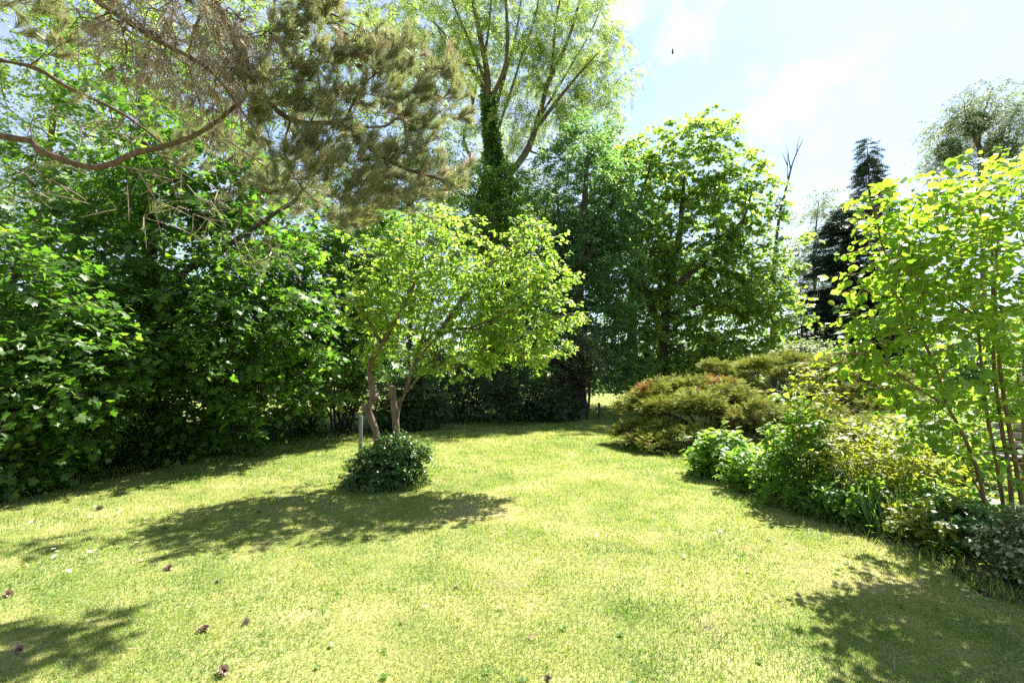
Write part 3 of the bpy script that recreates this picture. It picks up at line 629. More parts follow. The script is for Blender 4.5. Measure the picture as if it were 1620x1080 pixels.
plant('sycamore_tree', 'shaded sycamore with a straight dark trunk standing close behind the broad sunlit one', 'tree', b0,
      [([b0, at(1000, 520, 25.5), at(1003, 400, 25.5), at(1000, 290, 25.6), at(985, 230, 25.8)], .33, .05)],
      [B(985, 330, 26, 70, 90, 2, 60), B(1000, 450, 26, 90, 80, 2.2, 70), B(1080, 560, 26, 90, 50, 2, 40), B(950, 570, 26, 70, 40, 2, 26), B(965, 240, 26, 40, 40, 1.4, 16), B(1150, 460, 26.5, 80, 80, 2, 50), B(1060, 420, 26.5, 80, 80, 2, 46), B(890, 470, 26, 60, 70, 2, 36)],
      34, (M['bark_dark'], M['lime_tree']), LF_RH, seg=.5, rtip=.008, nt=9, nl=12, tl=.95, ls=.18, flat=.5, droop=.2, rlit=.05)
b0 = at(770, 640, 23); b0[2] = 0
plant('understorey_tree', 'bushy green tree filling in below the fork of the tall ash', 'tree', b0,
      [([b0, at(772, 520, 23), at(775, 420, 23), at(780, 330, 23.2)], .12, .03), ([at(772, 500, 23), at(830, 410, 23), at(860, 350, 23)], .07, .02), ([at(772, 520, 23), at(720, 430, 23), at(700, 370, 23)], .07, .02)],
      [B(735, 330, 23.5, 40, 40, 1.3, 30), B(835, 325, 23.5, 40, 38, 1.3, 30), B(785, 370, 22.8, 55, 45, 1.4, 40), B(875, 380, 23, 40, 40, 1.2, 26), B(700, 390, 23, 45, 45, 1.3, 30), B(790, 450, 22.5, 80, 50, 1.5, 46), B(760, 285, 23.6, 22, 26, .8, 12), B(812, 275, 23.6, 18, 22, .7, 9)],
      35, (M['bark_dark'], M['sycamore']), LF_RH, seg=.45, rtip=.007, nt=7, nl=10, tl=.8, ls=.16, flat=.5, droop=.2, rlit=-.02)
# low dark shrubs along the far edge
for i, (px, py, Y, w, h, mt, tm, ls, lab, nm, sd) in enumerate([
        (655, 655, 14.8, 42, 60, 'dark_shrub', LF_SP, .20, 'feathery dark green conifer bush behind the plum trunk', 'cypress_bush', 41),
        (725, 645, 17.2, 40, 62, 'dark_shrub', LF_OV, .10, 'tall dark shrub in the shade just right of the plum', 'shrub', 42),
        (805, 645, 17.6, 46, 50, 'dark_shrub', LF_OV, .09, 'rounded dark green shrub in the middle of the far lawn edge', 'shrub', 43),
        (872, 648, 17.6, 36, 40, 'dark_shrub', LF_SP, .22, 'dark yew bush at the far lawn edge, left of the thick trunk', 'yew_bush', 44),
        (898, 595, 18.4, 30, 45, 'purple', LF_OV, .08, 'purple leaved shrub in deep shade under the thick trunked tree', 'shrub', 45),
        (700, 560, 19, 80, 60, 'dark_shrub', LF_OV, .11, 'tall dark holly filling the gap behind the plum crown', 'holly_bush', 46),
        (800, 540, 20.5, 80, 70, 'dark_shrub', LF_OV, .12, 'dark understorey tree below the ivy clad ash', 'holly_bush', 47)]):
    b0 = at(px, py, Y); b0[2] = 0; c = at(px, py, Y); s = Y/FPX
    zt = at(px, py-h, Y)[2]; hz = zt/2
    tr = [([b0+[dx, dy, 0], b0+[dx*2.2, dy*2, hz], b0+[dx*3.5, dy*3, zt*.8]], .035, .012) for dx, dy in [(.1, 0), (-.12, .1), (.02, -.12), (-.05, .15)]]
    if tm is LF_SP: kw = dict(nt=9, nl=7, tl=.45, flat=.5, droop=.25, upn=.8, hang=.35)
    else: kw = dict(nt=8, nl=9, tl=.5, flat=.6, droop=.1)
    plant(nm, lab, 'shrub', b0, tr, [((b0[0], b0[1], hz*1.02), (w*s, min(w*s, 1.1), hz*.95), int(40+w*h*.012))], sd, (M['bark_dark'], M[mt]), tm, seg=.25, rtip=.005, parts=('stem', 'foliage'), ls=ls, **kw)
b0 = at(928, 600, 18.0); b0[2] = 0
plant('elder_shrub', 'elder with pale creamy flower heads hanging before the dark trunk', 'shrub', b0,
      [([b0, b0+[.1, 0, 1.2], b0+[-.1, .1, 2.6], at(925, 540, 18)], .05, .02)], [B(925, 545, 18, 28, 22, .6, 22), B(945, 570, 18, 25, 25, .6, 14), B(905, 575, 18.2, 22, 20, .5, 10)], 48, (M['bark_dark'], M['elder']), LF_RH,
      seg=.25, parts=('stem', 'foliage'), nt=7, nl=8, tl=.45, ls=.10, flat=.5)

# ------------------------------------------------------------------ the far right
def conifer(name, label, base, h, rad, seed, n_wh, mat='spruce', droop=.5, dens=1.0, z0=.6, power=1.0, ls=.5, lean=0):
    rng = np.random.default_rng(seed); root = empty(name, base, label, 'tree'); tb = MB(); cb = MB()
    tp = np.array([base+[lean*(z/h)**2, 0, z] for z in np.linspace(0, h, 12)]); tubes(tb, tp, np.linspace(.028*h/2, .01, 12), 8, 0, .5, .05, rng)
    pos = []; dr = []; nn = []; BP = []; BR = []
    for i in range(n_wh):
        f = i/(n_wh-1); z = z0+(h*.985-z0)*f; r = rad*(1-f)**power*rng.uniform(.75, 1.1)+.12
        for b in range(rng.integers(5, 8)):
            a = rng.uniform(0, 2*PI); L = r*rng.uniform(.65, 1.12); o = np.array([math.cos(a), math.sin(a), 0])
            t = np.linspace(0, 1, 5)[:, None]; c = base+np.array([lean*(z/h)**2, 0, z])
            P = c+o*L*t+np.array([0, 0, 1.])*L*(-droop*t+.45*droop*t*t+.10*t); BP.append(P); BR.append(np.linspace(.012+.008*L, .004, 5))
            m = max(3, int(L*9*dens)); tt = rng.uniform(.12, 1, m)
            p = np.array([np.interp(tt, t[:, 0], P[:, k]) for k in range(3)]).T
            s = np.cross(o, [0, 0, 1.])*rng.choice([-1, 1], m)[:, None]
            pos.append(p); dr.append(o*.7+s*rng.uniform(.1, 1.1, m)[:, None]+rng.normal(size=(m, 3))*.15-[0, 0, .22]); nn.append(np.tile([0, 0, 1.], (m, 1))+rng.normal(size=(m, 3))*.35)
    tubes(tb, np.array(BP), np.array(BR), 4)
    pos = np.concatenate(pos); dr = np.concatenate(dr); nn = np.concatenate(nn)
    stamp(cb, *LF_SP, pos, dr, nn, ls*rng.uniform(.6, 1.2, len(pos)), rng.random(len(pos)))
    tb.build('trunk', M['bark_dark'], root, base); cb.build('crown', M[mat], root, base)
b0 = at(1392, 600, 33); b0[2] = 0
conifer('spruce_tree', 'tall pointed dark spruce whose spire stands against the sky', b0, at(1392, 216, 33)[2], 3.6, 51, 60, ls=.85, power=.9, dens=1.6)
b0 = at(1345, 600, 27); b0[2] = 0
conifer('fir_tree', 'broad dark conifer standing in front of the pointed spruce', b0, at(1345, 325, 27)[2], 4.0, 52, 44, ls=.8, power=.55, dens=1.6, droop=.35)
b0 = at(1272, 600, 29); b0[2] = 0
conifer('fir_tree', 'slim dark conifer between the broad sycamore and the broad conifer', b0, at(1270, 420, 29)[2], 1.7, 53, 26, ls=.5, power=.5)
b0 = at(1440, 600, 25); b0[2] = 0
conifer('fir_tree', 'dark conifer mostly hidden behind the round leaved shrub', b0, at(1440, 380, 25)[2], 2.6, 54, 30, ls=.55, power=.55, dens=1.2)
b0 = at(1290, 600, 36); b0[2] = 0
plant('birch_tree', 'light airy tree with pale foliage left of the dark conifers', 'tree', b0, [([b0, at(1290, 500, 36), at(1288, 400, 36), at(1295, 320, 36)], .18, .03)],
      [B(1290, 370, 36, 35, 55, 1.6, 40), B(1270, 430, 36, 35, 50, 1.6, 36), B(1310, 450, 36, 40, 60, 1.6, 40), B(1285, 520, 36, 45, 40, 1.6, 24), B(1310, 320, 36, 25, 25, 1.1, 9)], 55, (M['bark'], M['willow']), LF_RH, seg=.6, rtip=.01,
      nt=6, nl=9, tl=1.1, ls=.20, flat=.9, droop=.5, lean=(-.15, 0, 0), twig_r=.006)
b0 = at(1560, 600, 40); b0[2] = 0
plant('willow_tree', 'tall wind blown willow on the far right with dark mistletoe balls', 'tree', b0,
      [([b0, at(1555, 400, 40), at(1550, 270, 40), at(1552, 200, 40), at(1570, 140, 40)], .26, .04), ([at(1550, 280, 40), at(1580, 220, 40), at(1610, 170, 40)], .2, .04), ([at(1552, 300, 40), at(1510, 260, 40), at(1480, 250, 40)], .14, .03), ([at(1555, 250, 40), at(1530, 190, 40), at(1525, 160, 40)], .14, .03)],
      [B(1560, 170, 40, 50, 40, 2, 46), B(1600, 210, 40, 40, 50, 2, 42), B(1510, 210, 40, 40, 40, 2, 36), B(1490, 255, 40, 28, 22, 1.5, 14), B(1560, 270, 40, 60, 40, 2, 34), B(1640, 180, 40, 40, 70, 2, 36)], 56, (M['bark'], M['willow']), LF_NA,
      seg=.7, rtip=.012, nt=7, nl=10, tl=1.9, ls=.34, flat=.9, droop=.55, lean=(-.65, 0, -.1), hang=.5, upn=.4, twig_r=.007, out=.3)
for i, (px, Y, h, bl, lab) in enumerate([(1545, 15, 3.2, [(1530, 560, 15, 60, 50, 1.2, 46), (1590, 590, 15, 60, 45, 1.2, 40), (1500, 600, 15, 50, 40, 1.0, 30)], 'dark green bushy tree beyond the lawn behind the round leaved shrub'),
                                        (1690, 13, 3.4, [(1660, 550, 13, 70, 60, 1.2, 46), (1720, 600, 13, 70, 60, 1.2, 40), (1640, 620, 13, 50, 40, 1.0, 26)], 'dark green bushy tree at the right picture edge behind the bench')]):
    b0 = at(px, 600, Y); b0[2] = 0
    plant('understorey_tree', lab, 'tree', b0, [([b0, b0+[.1, 0, h*.4], b0+[-.1, .1, h*.8]], .08, .02), ([b0+[.1, 0, 0], b0+[.5, .1, h*.3], b0+[.9, .1, h*.6]], .05, .015)], [B(*q) for q in bl], 320+i, (M['bark_dark'], M['lime_tree']), LF_OV,
          seg=.3, rtip=.005, nt=8, nl=9, tl=.55, ls=.11, flat=.55, droop=.12)
def mistletoe(px, py, Y, r, seed, lab):
    c = at(px, py, Y); rng = np.random.default_rng(seed); mb = MB()
    n = 900; d = nrm(rng.normal(size=(n, 3))); p = c+d*r*rng.random((n, 1))**.5
    stamp(mb, *LF_RH, p, d+rng.normal(size=(n, 3))*.5, rng.normal(size=(n, 3)), rng.uniform(.16, .3, n), rng.random(n))
    st = MB(); e = nrm(rng.normal(size=(60, 3))); tubes(st, c+e[:, None]*np.linspace(0, r*.9, 3)[None, :, None], np.full((60, 3), .012), 3)
    root = empty('mistletoe', c, lab, 'mistletoe', 'mistletoe in the willow')
    mb.build('foliage', M['dark_shrub'], root, c); st.build('stem', M['bark_dark'], root, c)
mistletoe(1543, 196, 39.6, .95, 1, 'upper dark mistletoe ball hanging in the willow crown')
mistletoe(1580, 240, 39.6, 1.25, 2, 'biggest dark mistletoe ball, lower right in the willow crown')
mistletoe(1500, 238, 39.6, .85, 3, 'smaller mistletoe ball at the left of the willow crown')
# dead branch standing up between the sycamore and the pale tree
def snag():
    Y = 26; b = at(1222, 600, Y); b[2] = 0; root = empty('dead_tree', b, 'bare dead tree top sticking up right of the broad sycamore', 'tree'); mb = MB(); rng = np.random.default_rng(7)
    main = crom([b, at(1224, 450, Y), at(1232, 350, Y), at(1246, 290, Y), at(1255, 255, Y), at(1270, 222, Y)], .5); tubes(mb, main, np.linspace(.2, .015, len(main)), 7, 0, .5, .05, rng)
    for a, c, d in [((1246, 290), (1246, 255), (1243, 222)), ((1251, 268), (1247, 245), (1250, 228)), ((1236, 335), (1224, 320), (1218, 318)), ((1241, 308), (1252, 296), (1258, 290)), ((1260, 245), (1262, 228), (1266, 214)), ((1246, 262), (1240, 248), (1236, 240))]:
        p = crom([at(*a, Y), at(*c, Y+rng.normal()*.3), at(*d, Y+rng.normal()*.4)], .3); tubes(mb, p, np.linspace(.035, .006, len(p)), 4)
    mb.build('trunk', M['bark_dark'], root, b)
    cb = MB(); n = 260; c = np.array([at(1236, 338, Y), at(1226, 322, Y)])[rng.integers(0, 2, n)]+rng.normal(size=(n, 3))*.28
    stamp(cb, *LF_RH, c, rng.normal(size=(n, 3)), rng.normal(size=(n, 3)), rng.uniform(.1, .2, n), rng.random(n)); cb.build('foliage', M['dark_shrub'], root, b)
snag()
b0 = at(1270, 575, 17); b0[2] = 0
plant('elder_shrub', 'pale green shrub showing above the back of the junipers', 'shrub', b0, [([b0, b0+[0, 0, 1.2], at(1270, 565, 17)], .05, .02), ([b0+[.1, 0, 0], b0+[.4, 0, 1], at(1300, 570, 17)], .04, .02)],
      [B(1255, 560, 17, 35, 18, .7, 22), B(1300, 562, 17, 35, 18, .7, 22), B(1275, 585, 17, 60, 25, .8, 18)], 57, (M['bark'], M['elder']), LF_OV, seg=.25, parts=('stem', 'foliage'), nt=7, nl=8, tl=.4, ls=.10, flat=.6, rnd=lambda p, r: r.normal(.5, .2, p.shape[:2]).clip(0, .84))
# distant trees across the field
for i, (x, y, h, w) in enumerate([(-44, 44, 9, 4.5), (-34, 50, 11, 5), (-25, 47, 7, 4), (-17, 52, 9, 5), (-8.5, 50, 6, 4), (-1, 54, 7, 4.5), (6, 52, 5.5, 4.5), (12.5, 49, 5, 4), (20, 52, 6, 5), (28, 47, 8, 4.5), (50, 45, 9, 5), (60, 52, 11, 5)]):
    b0 = np.array([x, y, 0.])
    labs = ['leafy tree across the field, far left behind the hedge', 'tall round tree across the field behind the left hedge', 'low bushy tree across the field behind the big maple', 'spreading tree across the field behind the plum',
            'small tree on the far field edge behind the dark shrubs', 'rounded tree on the far field edge left of the field gap', 'low hazy tree closing the view through the field gap', 'low tree on the far field edge behind the junipers',
            'spreading tree on the far field edge behind the fir', 'round tree far off behind the spruce', 'distant tree at the right behind the round leaved shrub', 'tall distant tree at the far right edge']
    plant('distant_tree', labs[i], 'tree', b0, [([b0, b0+[.1, 0, h*.4], b0+[-.2, 0, h*.8]], .2, .05)], [((x, y, h*.62), (w*.8, w*.7, h*.4), 34), ((x-w*.5, y, h*.42), (w*.6, w*.5, h*.3), 18), ((x+w*.5, y, h*.38), (w*.6, w*.5, h*.3), 18), ((x, y-1, h*.2), (w*.9, 1, h*.18), 18)], 60+i,
          (M['bark_dark'], M['sycamore']), LF_RH, seg=.9, rtip=.012, group='trees along the far edge of the field', nt=9, nl=10, tl=1.4, ls=.36, flat=.7, droop=.15)

# ------------------------------------------------------------------ plum tree on the lawn, its bush and post
b0 = gr(604, 764)
Y = b0[1]
q = lambda *p: [at(x, y, Y+dy) for x, y, dy in p]
plum_tr = [([b0+[-.06, 0, 0]]+q((597, 695, 0), (589, 668, 0), (583, 648, .02), (589, 630, .02), (589, 608, 0), (584, 586, -.05), (590, 566, -.08), (604, 545, -.1), (622, 515, -.15), (640, 480, -.3), (660, 440, -.4)), .058, .022),
           ([b0+[.22, .05, 0]]+q((627, 690, .05), (624, 650, .05), (620, 612, .05)), .056, .050),
           (q((628, 668, .05), (634, 634, .05), (652, 608, .1), (672, 585, .15), (700, 552, .2)), .024, .014),
           (q((640, 622, .06), (650, 590, 0), (668, 560, -.1), (690, 535, -.15), (722, 520, -.1), (760, 522, 0), (800, 535, .1)), .028, .012),
           (q((690, 535, -.15), (712, 500, 0), (740, 460, .1), (775, 420, .2), (810, 395, .3)), .032, .012),
           (q((656, 578, 0), (672, 520, .4), (690, 450, .6), (705, 390, .7)), .028, .01),
           (q((604, 545, -.1), (585, 510, -.2), (560, 480, -.3), (530, 470, -.4)), .03, .012),
           (q((640, 480, -.3), (655, 440, 0), (675, 390, .2)), .025, .01),
           (q((740, 520, -.05), (790, 500, -.2), (835, 480, -.3), (870, 470, -.3)), .022, .009)]
plant('plum_tree', 'small sunlit plum tree with two crooked trunks and a spreading crown standing on the lawn', 'tree', b0, plum_tr,
      [B(700, 400, Y+.2, 85, 50, 1.0, 66), B(790, 440, Y+.2, 80, 55, .9, 66), B(880, 440, Y+.1, 28, 22, .4, 14), B(890, 500, Y, 24, 22, .4, 12), B(830, 360, Y+.3, 25, 20, .4, 8), B(600, 390, Y, 25, 20, .4, 8), B(640, 440, Y-.1, 75, 60, .9, 66), B(585, 480, Y-.1, 42, 40, .7, 26), B(700, 480, Y, 90, 45, .9, 75), B(840, 490, Y, 55, 45, .6, 46), B(770, 530, Y, 70, 28, .6, 42), B(840, 400, Y+.3, 45, 45, .6, 34),
       B(610, 545, Y-.2, 45, 25, .5, 16), B(860, 540, Y-.1, 40, 30, .5, 20), B(730, 575, Y-.1, 60, 14, .4, 14), B(690, 345, Y+.3, 45, 28, .6, 18), B(800, 560, Y, 60, 14, .4, 20), B(640, 520, Y+.3, 50, 40, .6, 22), B(720, 545, Y+.2, 45, 25, .5, 14)],
      71, (M['bark_plum'], M['plum']), LF_OV, seg=.14, rtip=.0035, wob=.10, nt=3, nl=9, tl=.25, ls=.070, flat=.55, droop=.16, rlit=.08, petiole=.012, twig_r=.0026, out=.6)
# sawn top of the stub
def lump(name, c, r, mat, parent, origin, seed=0, rr=(1, 1, 1)):
    mb = MB(); n, k = 7, 10; rng = np.random.default_rng(seed); v = []
    for i in range(n+1):
        for j in range(k):
            th = PI*i/n; a = 2*PI*j/k; f = 1+rng.normal()*.08
            v.append(c+np.array([math.sin(th)*math.cos(a)*rr[0], math.sin(th)*math.sin(a)*rr[1], math.cos(th)*rr[2]])*r*f)
    mb.add(np.array(v), np.array([(i*k+j, i*k+(j+1) % k, (i+1)*k+(j+1) % k, (i+1)*k+j) for i in range(n) for j in range(k)]))
    return mb.build(name, mat, parent, origin)
plum = next(o for o in bpy.data.objects if o.name == 'plum_tree')
lump('knot', at(580, 646, Y), .07, M['bark_plum'], plum, (b0[0], b0[1], 0), 1, (1, .9, 1.1)); lump('knot', at(593, 628, Y), .055, M['bark_plum'], plum, (b0[0], b0[1], 0), 2)
lump('sawn_end', at(620, 611, Y+.05), .052, M['old_wood'], plum, (b0[0], b0[1], 0), 3, (1, 1, .3))

c = gr(600, 778); c = c+[0, .45, 0]
plant('leafy_bush', 'dense low green bush growing round the foot of the plum trunks', 'shrub', c,
      [([c+[dx*.3, dy*.3, 0], c+[dx*.7, dy*.7, .25], c+[dx, dy, .4]], .008, .004) for dx, dy in [(.3, 0), (-.3, 0), (0, .3), (0, -.3), (.2, .2), (-.2, .2), (.2, -.25), (-.25, -.2)]],
      [((c[0], c[1], .26), (.50, .42, .28), 130), ((c[0]+.08, c[1], .42), (.30, .28, .20), 45), ((c[0]-.05, c[1]-.05, .12), (.55, .44, .14), 60), ((c[0]+.28, c[1], .40), (.22, .2, .15), 22), ((c[0]-.2, c[1], .36), (.2, .2, .15), 20)],
      72, (M['bark_stem'], M['periwinkle']), LF_OV, seg=.08, rtip=.002, parts=('stem', 'foliage'), nt=5, nl=8, tl=.22, ls=.058, flat=.9, droop=.05, petiole=.006, twig_r=.002, out=.6)
p = np.append(gr(569, 757)[:2], 0); zt = at(568, 657, p[1])[2]
mb = MB(); tubes(mb, np.array([p+[0, 0, z] for z in (0, zt*.5, zt-.012, zt)]), np.array([.03, .03, .03, .026]), 14, cap=True)
tag(mb.build('metal_post', M['metal'], None, p), 'thin grey galvanised metal post beside the plum trunks', 'post')
# two dark wooden posts at the field gap
for px, py0, py1, lab in [(948, 664, 637, 'dark wooden fence post left of the field gap at the end of the lawn'), (980, 664, 640, 'dark wooden fence post half hidden by the left end of the juniper')]:
    p = np.append(gr(px, py0)[:2], 0); zt = at(px, py1, p[1])[2]; rng = np.random.default_rng(px); mb = MB()
    tubes(mb, np.array([p+[rng.normal()*.006, 0, z] for z in np.linspace(0, zt, 6)]), np.array([.058, .056, .055, .055, .054, .05]), 12, 0, .5, .04, rng, True)
    tag(mb.build('fence_post', M['post_wood'], None, p), lab, 'post', 'fence posts at the field gap')

# ------------------------------------------------------------------ junipers
def juniper(name, label, base, blobs, seed, dead):
    rng = np.random.default_rng(seed); root = empty(name, base, label, 'shrub'); cb = MB(); tb = MB(); sk = Skel(.25)
    base = np.asarray(base, float)
    for a in np.linspace(0, 2*PI, 8)[:-1]: sk.trunk([base+[.15*math.cos(a), .15*math.sin(a), 0], base+[.6*math.cos(a), .5*math.sin(a), .5], base+[1.3*math.cos(a), 1.0*math.sin(a), .8]], .05, .02, False)
    pos = []; dr = []; nn = []; rd = []; sz = []; cs = []
    for c, r, n in blobs:
        c = np.asarray(c, float); r = np.asarray(r, float); cs.append(c)
        # tiers of arching shoots: a few shoot bases per lobe, each carrying a plume of sprays
        pads = nrm(rng.normal(size=(7, 3))*[1, 1, .8]+[0, -.25, .25])*.82
        m = int(n*2.5); u = nrm(rng.normal(size=(m, 3))); u[:, 2] = np.where(u[:, 2] < -.3, -u[:, 2]*.5, u[:, 2])
        rad = rng.random(m)**.35
        lump_ = .78+.34*vnoise(u[:, 0]*3+seed, u[:, 1]*3+u[:, 2]*2.3, 1.1, seed+3)
        pk = pads[rng.integers(0, 7, m)]; p = c+(pk+u*[.41, .41, .36]*(.35+.65*rad[:, None]))*r*lump_[:, None]*1.05
        ax = nrm(u*[1, 1, .5]+[0, 0, .25]+rng.normal(size=(m, 3))*.25)
        L = rng.uniform(.07, .17, m)
        deadc = np.zeros(m)
        for dc, drad in dead: deadc = np.maximum(deadc, np.exp(-(np.linalg.norm(p-dc, axis=1)/drad)**2))
        k = 7; t = (np.arange(k)+.4)/k
        pp = p[:, None]+ax[:, None]*(L[:, None]*t)[..., None]+np.array([0, 0, -.10])*(L[:, None]*t*t)[..., None]
        sd = nrm(np.cross(ax, [0, 0, 1.])); sgn = np.where(np.arange(k) % 2 == 0, 1, -1)
        dd = nrm(ax[:, None]*.9+sd[:, None]*(sgn*.75)[None, :, None]+rng.normal(size=(m, k, 3))*.30)
        pos.append(pp.reshape(-1, 3)); dr.append(dd.reshape(-1, 3)); nn.append((np.array([0, 0, 1.])+rng.normal(size=(m*k, 3))*.5))
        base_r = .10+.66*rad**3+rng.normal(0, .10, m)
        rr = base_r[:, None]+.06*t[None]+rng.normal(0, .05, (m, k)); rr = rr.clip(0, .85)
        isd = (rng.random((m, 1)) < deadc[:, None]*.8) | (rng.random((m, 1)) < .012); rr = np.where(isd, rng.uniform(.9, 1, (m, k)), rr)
        rd.append(rr.ravel()); sz.append((.078*rng.uniform(.6, 1.25, (m, k))).ravel())
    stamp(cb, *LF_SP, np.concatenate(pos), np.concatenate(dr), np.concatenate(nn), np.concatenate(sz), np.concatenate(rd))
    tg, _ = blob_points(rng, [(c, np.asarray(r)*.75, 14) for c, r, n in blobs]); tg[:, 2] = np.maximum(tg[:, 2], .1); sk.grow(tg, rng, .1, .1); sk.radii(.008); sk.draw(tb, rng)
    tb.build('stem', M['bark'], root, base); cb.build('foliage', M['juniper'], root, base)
J = lambda px, py, Y, rx, ry, d, n: (lambda s: (at(px, py, Y), (rx*s, d, ry*s), n))(Y/FPX)
b0 = np.append(at(1120, 700, 11.6)[:2], 0)
juniper('juniper_bush', 'spreading olive juniper with rusty tips at the lawn edge, front one of two', b0,
        [J(1015, 655, 11.6, 40, 42, .6, 620), J(1050, 640, 11.9, 60, 35, .7, 800), J(1090, 670, 11.0, 70, 45, .7, 1000), J(1040, 690, 11.0, 55, 22, .6, 520), J(1120, 625, 11.8, 60, 24, .7, 620), J(1170, 680, 10.8, 60, 42, .7, 820), J(1200, 660, 10.9, 55, 40, .7, 780),
         J(1140, 650, 11.4, 60, 34, .7, 640), J(1130, 705, 10.4, 60, 20, .5, 420), J(1250, 690, 10.4, 50, 45, .6, 500), J(1080, 700, 10.5, 65, 26, .6, 560), J(1020, 690, 11.2, 45, 24, .5, 360), J(1060, 618, 12.2, 35, 16, .5, 260)], 81, [(at(1018, 618, 11.6), .22), (at(1130, 604, 11.8), .24), (at(1165, 668, 10.4), .16), (at(1060, 655, 11.0), .10), (at(1145, 700, 10.1), .12)])
b0 = np.append(at(1290, 690, 12.8)[:2], 0)
juniper('juniper_bush', 'taller flat topped olive juniper behind the front one, reaching to the right', b0,
        [J(1160, 588, 12.8, 45, 20, .7, 520), J(1220, 584, 12.9, 60, 20, .9, 800), J(1290, 586, 12.6, 70, 22, .9, 900), J(1360, 605, 12.2, 60, 22, .9, 620), J(1240, 620, 12.3, 70, 22, .8, 620), J(1330, 640, 11.6, 80, 26, .8, 760), J(1410, 630, 11.5, 60, 25, .8, 520),
         J(1400, 690, 9.6, 70, 30, .7, 560), J(1300, 680, 11.0, 60, 36, .8, 460), J(1430, 730, 9.4, 45, 30, .6, 320)], 82, [(at(1130, 600, 12.6), .2)])

# ------------------------------------------------------------------ right border
def border(name, label, px, py, h, w, seed, mat, tmpl, ls, nstem=6, dep=None, nt=5, nl=7, tl=.2, dens=1.0, bark='bark_stem', top=.62, cat='plant', **kw):
    b0 = np.append(gr(px, py)[:2], 0); rng = np.random.default_rng(seed); dep = dep or w*.8
    tr = []
    for i in range(nstem):
        a = rng.uniform(0, 2*PI); r = math.sqrt(rng.random()); dx, dy = math.cos(a)*r*w*.5, math.sin(a)*r*dep*.5
        tr.append(([b0+[dx*.3, dy*.3, 0], b0+[dx*.7, dy*.7, h*.4], b0+[dx, dy, h*rng.uniform(.6, .9)]], .004+.006*h, .003))
    k = int(46*dens)
    bl = [((b0[0], b0[1], h*top), (w*.5, dep*.5, h*(1-top)), k), ((b0[0]+rng.normal()*.1*w, b0[1], h*.3), (w*.46, dep*.46, h*.28), int(k*.7))]
    return plant(name, label, cat, b0, tr, bl, seed, (M[bark], M[mat]), tmpl, seg=.10, rtip=.0025, parts=('stem', 'foliage'), nt=nt, nl=nl, tl=tl, ls=ls, twig_r=.0022, petiole=.015, thick=.02, **kw)
border('hydrangea', 'low bush with broad fresh green leaves at the near foot of the front juniper', 1142, 752, .62, .85, 91, 'border', LF_OV, .12, 7, nl=6, tl=.24, rlit=.1, dens=.8)
border('leafy_perennial', 'bright green leafy clump between the broad leaved bush and the tall young shrub', 1205, 775, .52, .8, 92, 'border', LF_OV, .07, 8, nl=8, tl=.17, dens=.9)
border('border_shrub', 'tall young shrub with bright green leaves in the middle of the flower bed', 1262, 796, 1.2, .7, 93, 'border', LF_OV, .085, 7, nl=7, tl=.28, dens=.75, top=.6, cat='shrub', rlit=.05)
border('thin_shrub', 'thin airy shrub with a few pale twigs above the tall young shrub', 1290, 790, 1.65, .5, 94, 'yellowgreen', LF_OV, .06, 4, nl=5, tl=.25, dens=.5, top=.8, bark='dead_twig', cat='shrub')
border('spindle_shrub', 'rounded yellow green shrub on thin brown stems in the bed', 1385, 812, 1.05, 1.3, 95, 'yellowgreen', LF_RH, .06, 9, nl=9, tl=.28, dens=1.0, top=.72, cat='shrub', flat=.4)
border('leafy_perennial', 'green leafy plants at the foot of the yellow green shrub', 1340, 822, .45, .8, 96, 'border', LF_OV, .07, 8, nl=8, tl=.18, dens=.85)
border('leafy_perennial', 'low pale leaved plants right of the sword leaves', 1470, 830, .42, .9, 97, 'border', LF_OV, .065, 9, nl=8, tl=.17, dens=1.1, rlit=.2)
border('leafy_perennial', 'leafy clump with yellow green leaves below the shrub stems', 1500, 858, .34, .9, 98, 'yellowgreen', LF_OV, .06, 9, nl=8, tl=.14, dens=1.2)
border('leafy_perennial', 'dark green clump beside the base of the brown stems', 1545, 868, .38, .7, 99, 'periwinkle', LF_OV, .07, 8, nl=8, tl=.15, dens=1.0)
border('leafy_perennial', 'small bright leaves at the lawn edge below the tall young shrub', 1300, 815, .28, .6, 100, 'border', LF_OV, .055, 8, nl=8, tl=.12, dens=1.0)
border('border_shrub', 'soft green bush behind the stems on the far side of the bed', 1490, 760, .9, 1.4, 101, 'border', LF_OV, .08, 8, nl=8, tl=.25, dens=1.8, cat='shrub', rlit=.1)
border('border_shrub', 'yellowish grassy bush behind the brown stems', 1450, 790, .55, .9, 102, 'yellowgreen', LF_NA, .14, 9, nl=9, tl=.2, dens=1.2, cat='shrub')
border('variegated_bush', 'cream and green variegated bush in the shade at the right edge', 1640, 925, .45, .55, 103, 'variegated', LF_OV, .042, 10, nl=10, tl=.15, dens=2.2, cat='shrub', rnd=lambda p, r: r.random(p.shape[:2])*.8)
border('border_shrub', 'green shrub beyond the bed, seen between the brown stems', 1580, 730, 1.3, 2.0, 104, 'border', LF_OV, .09, 8, nl=8, tl=.3, dens=2.0, cat='shrub')
border('border_shrub', 'leafy shrub at the right edge behind the bench', 1680, 728, 1.8, 2.2, 105, 'border', LF_OV, .09, 8, nl=8, tl=.3, dens=2.2, cat='shrub')
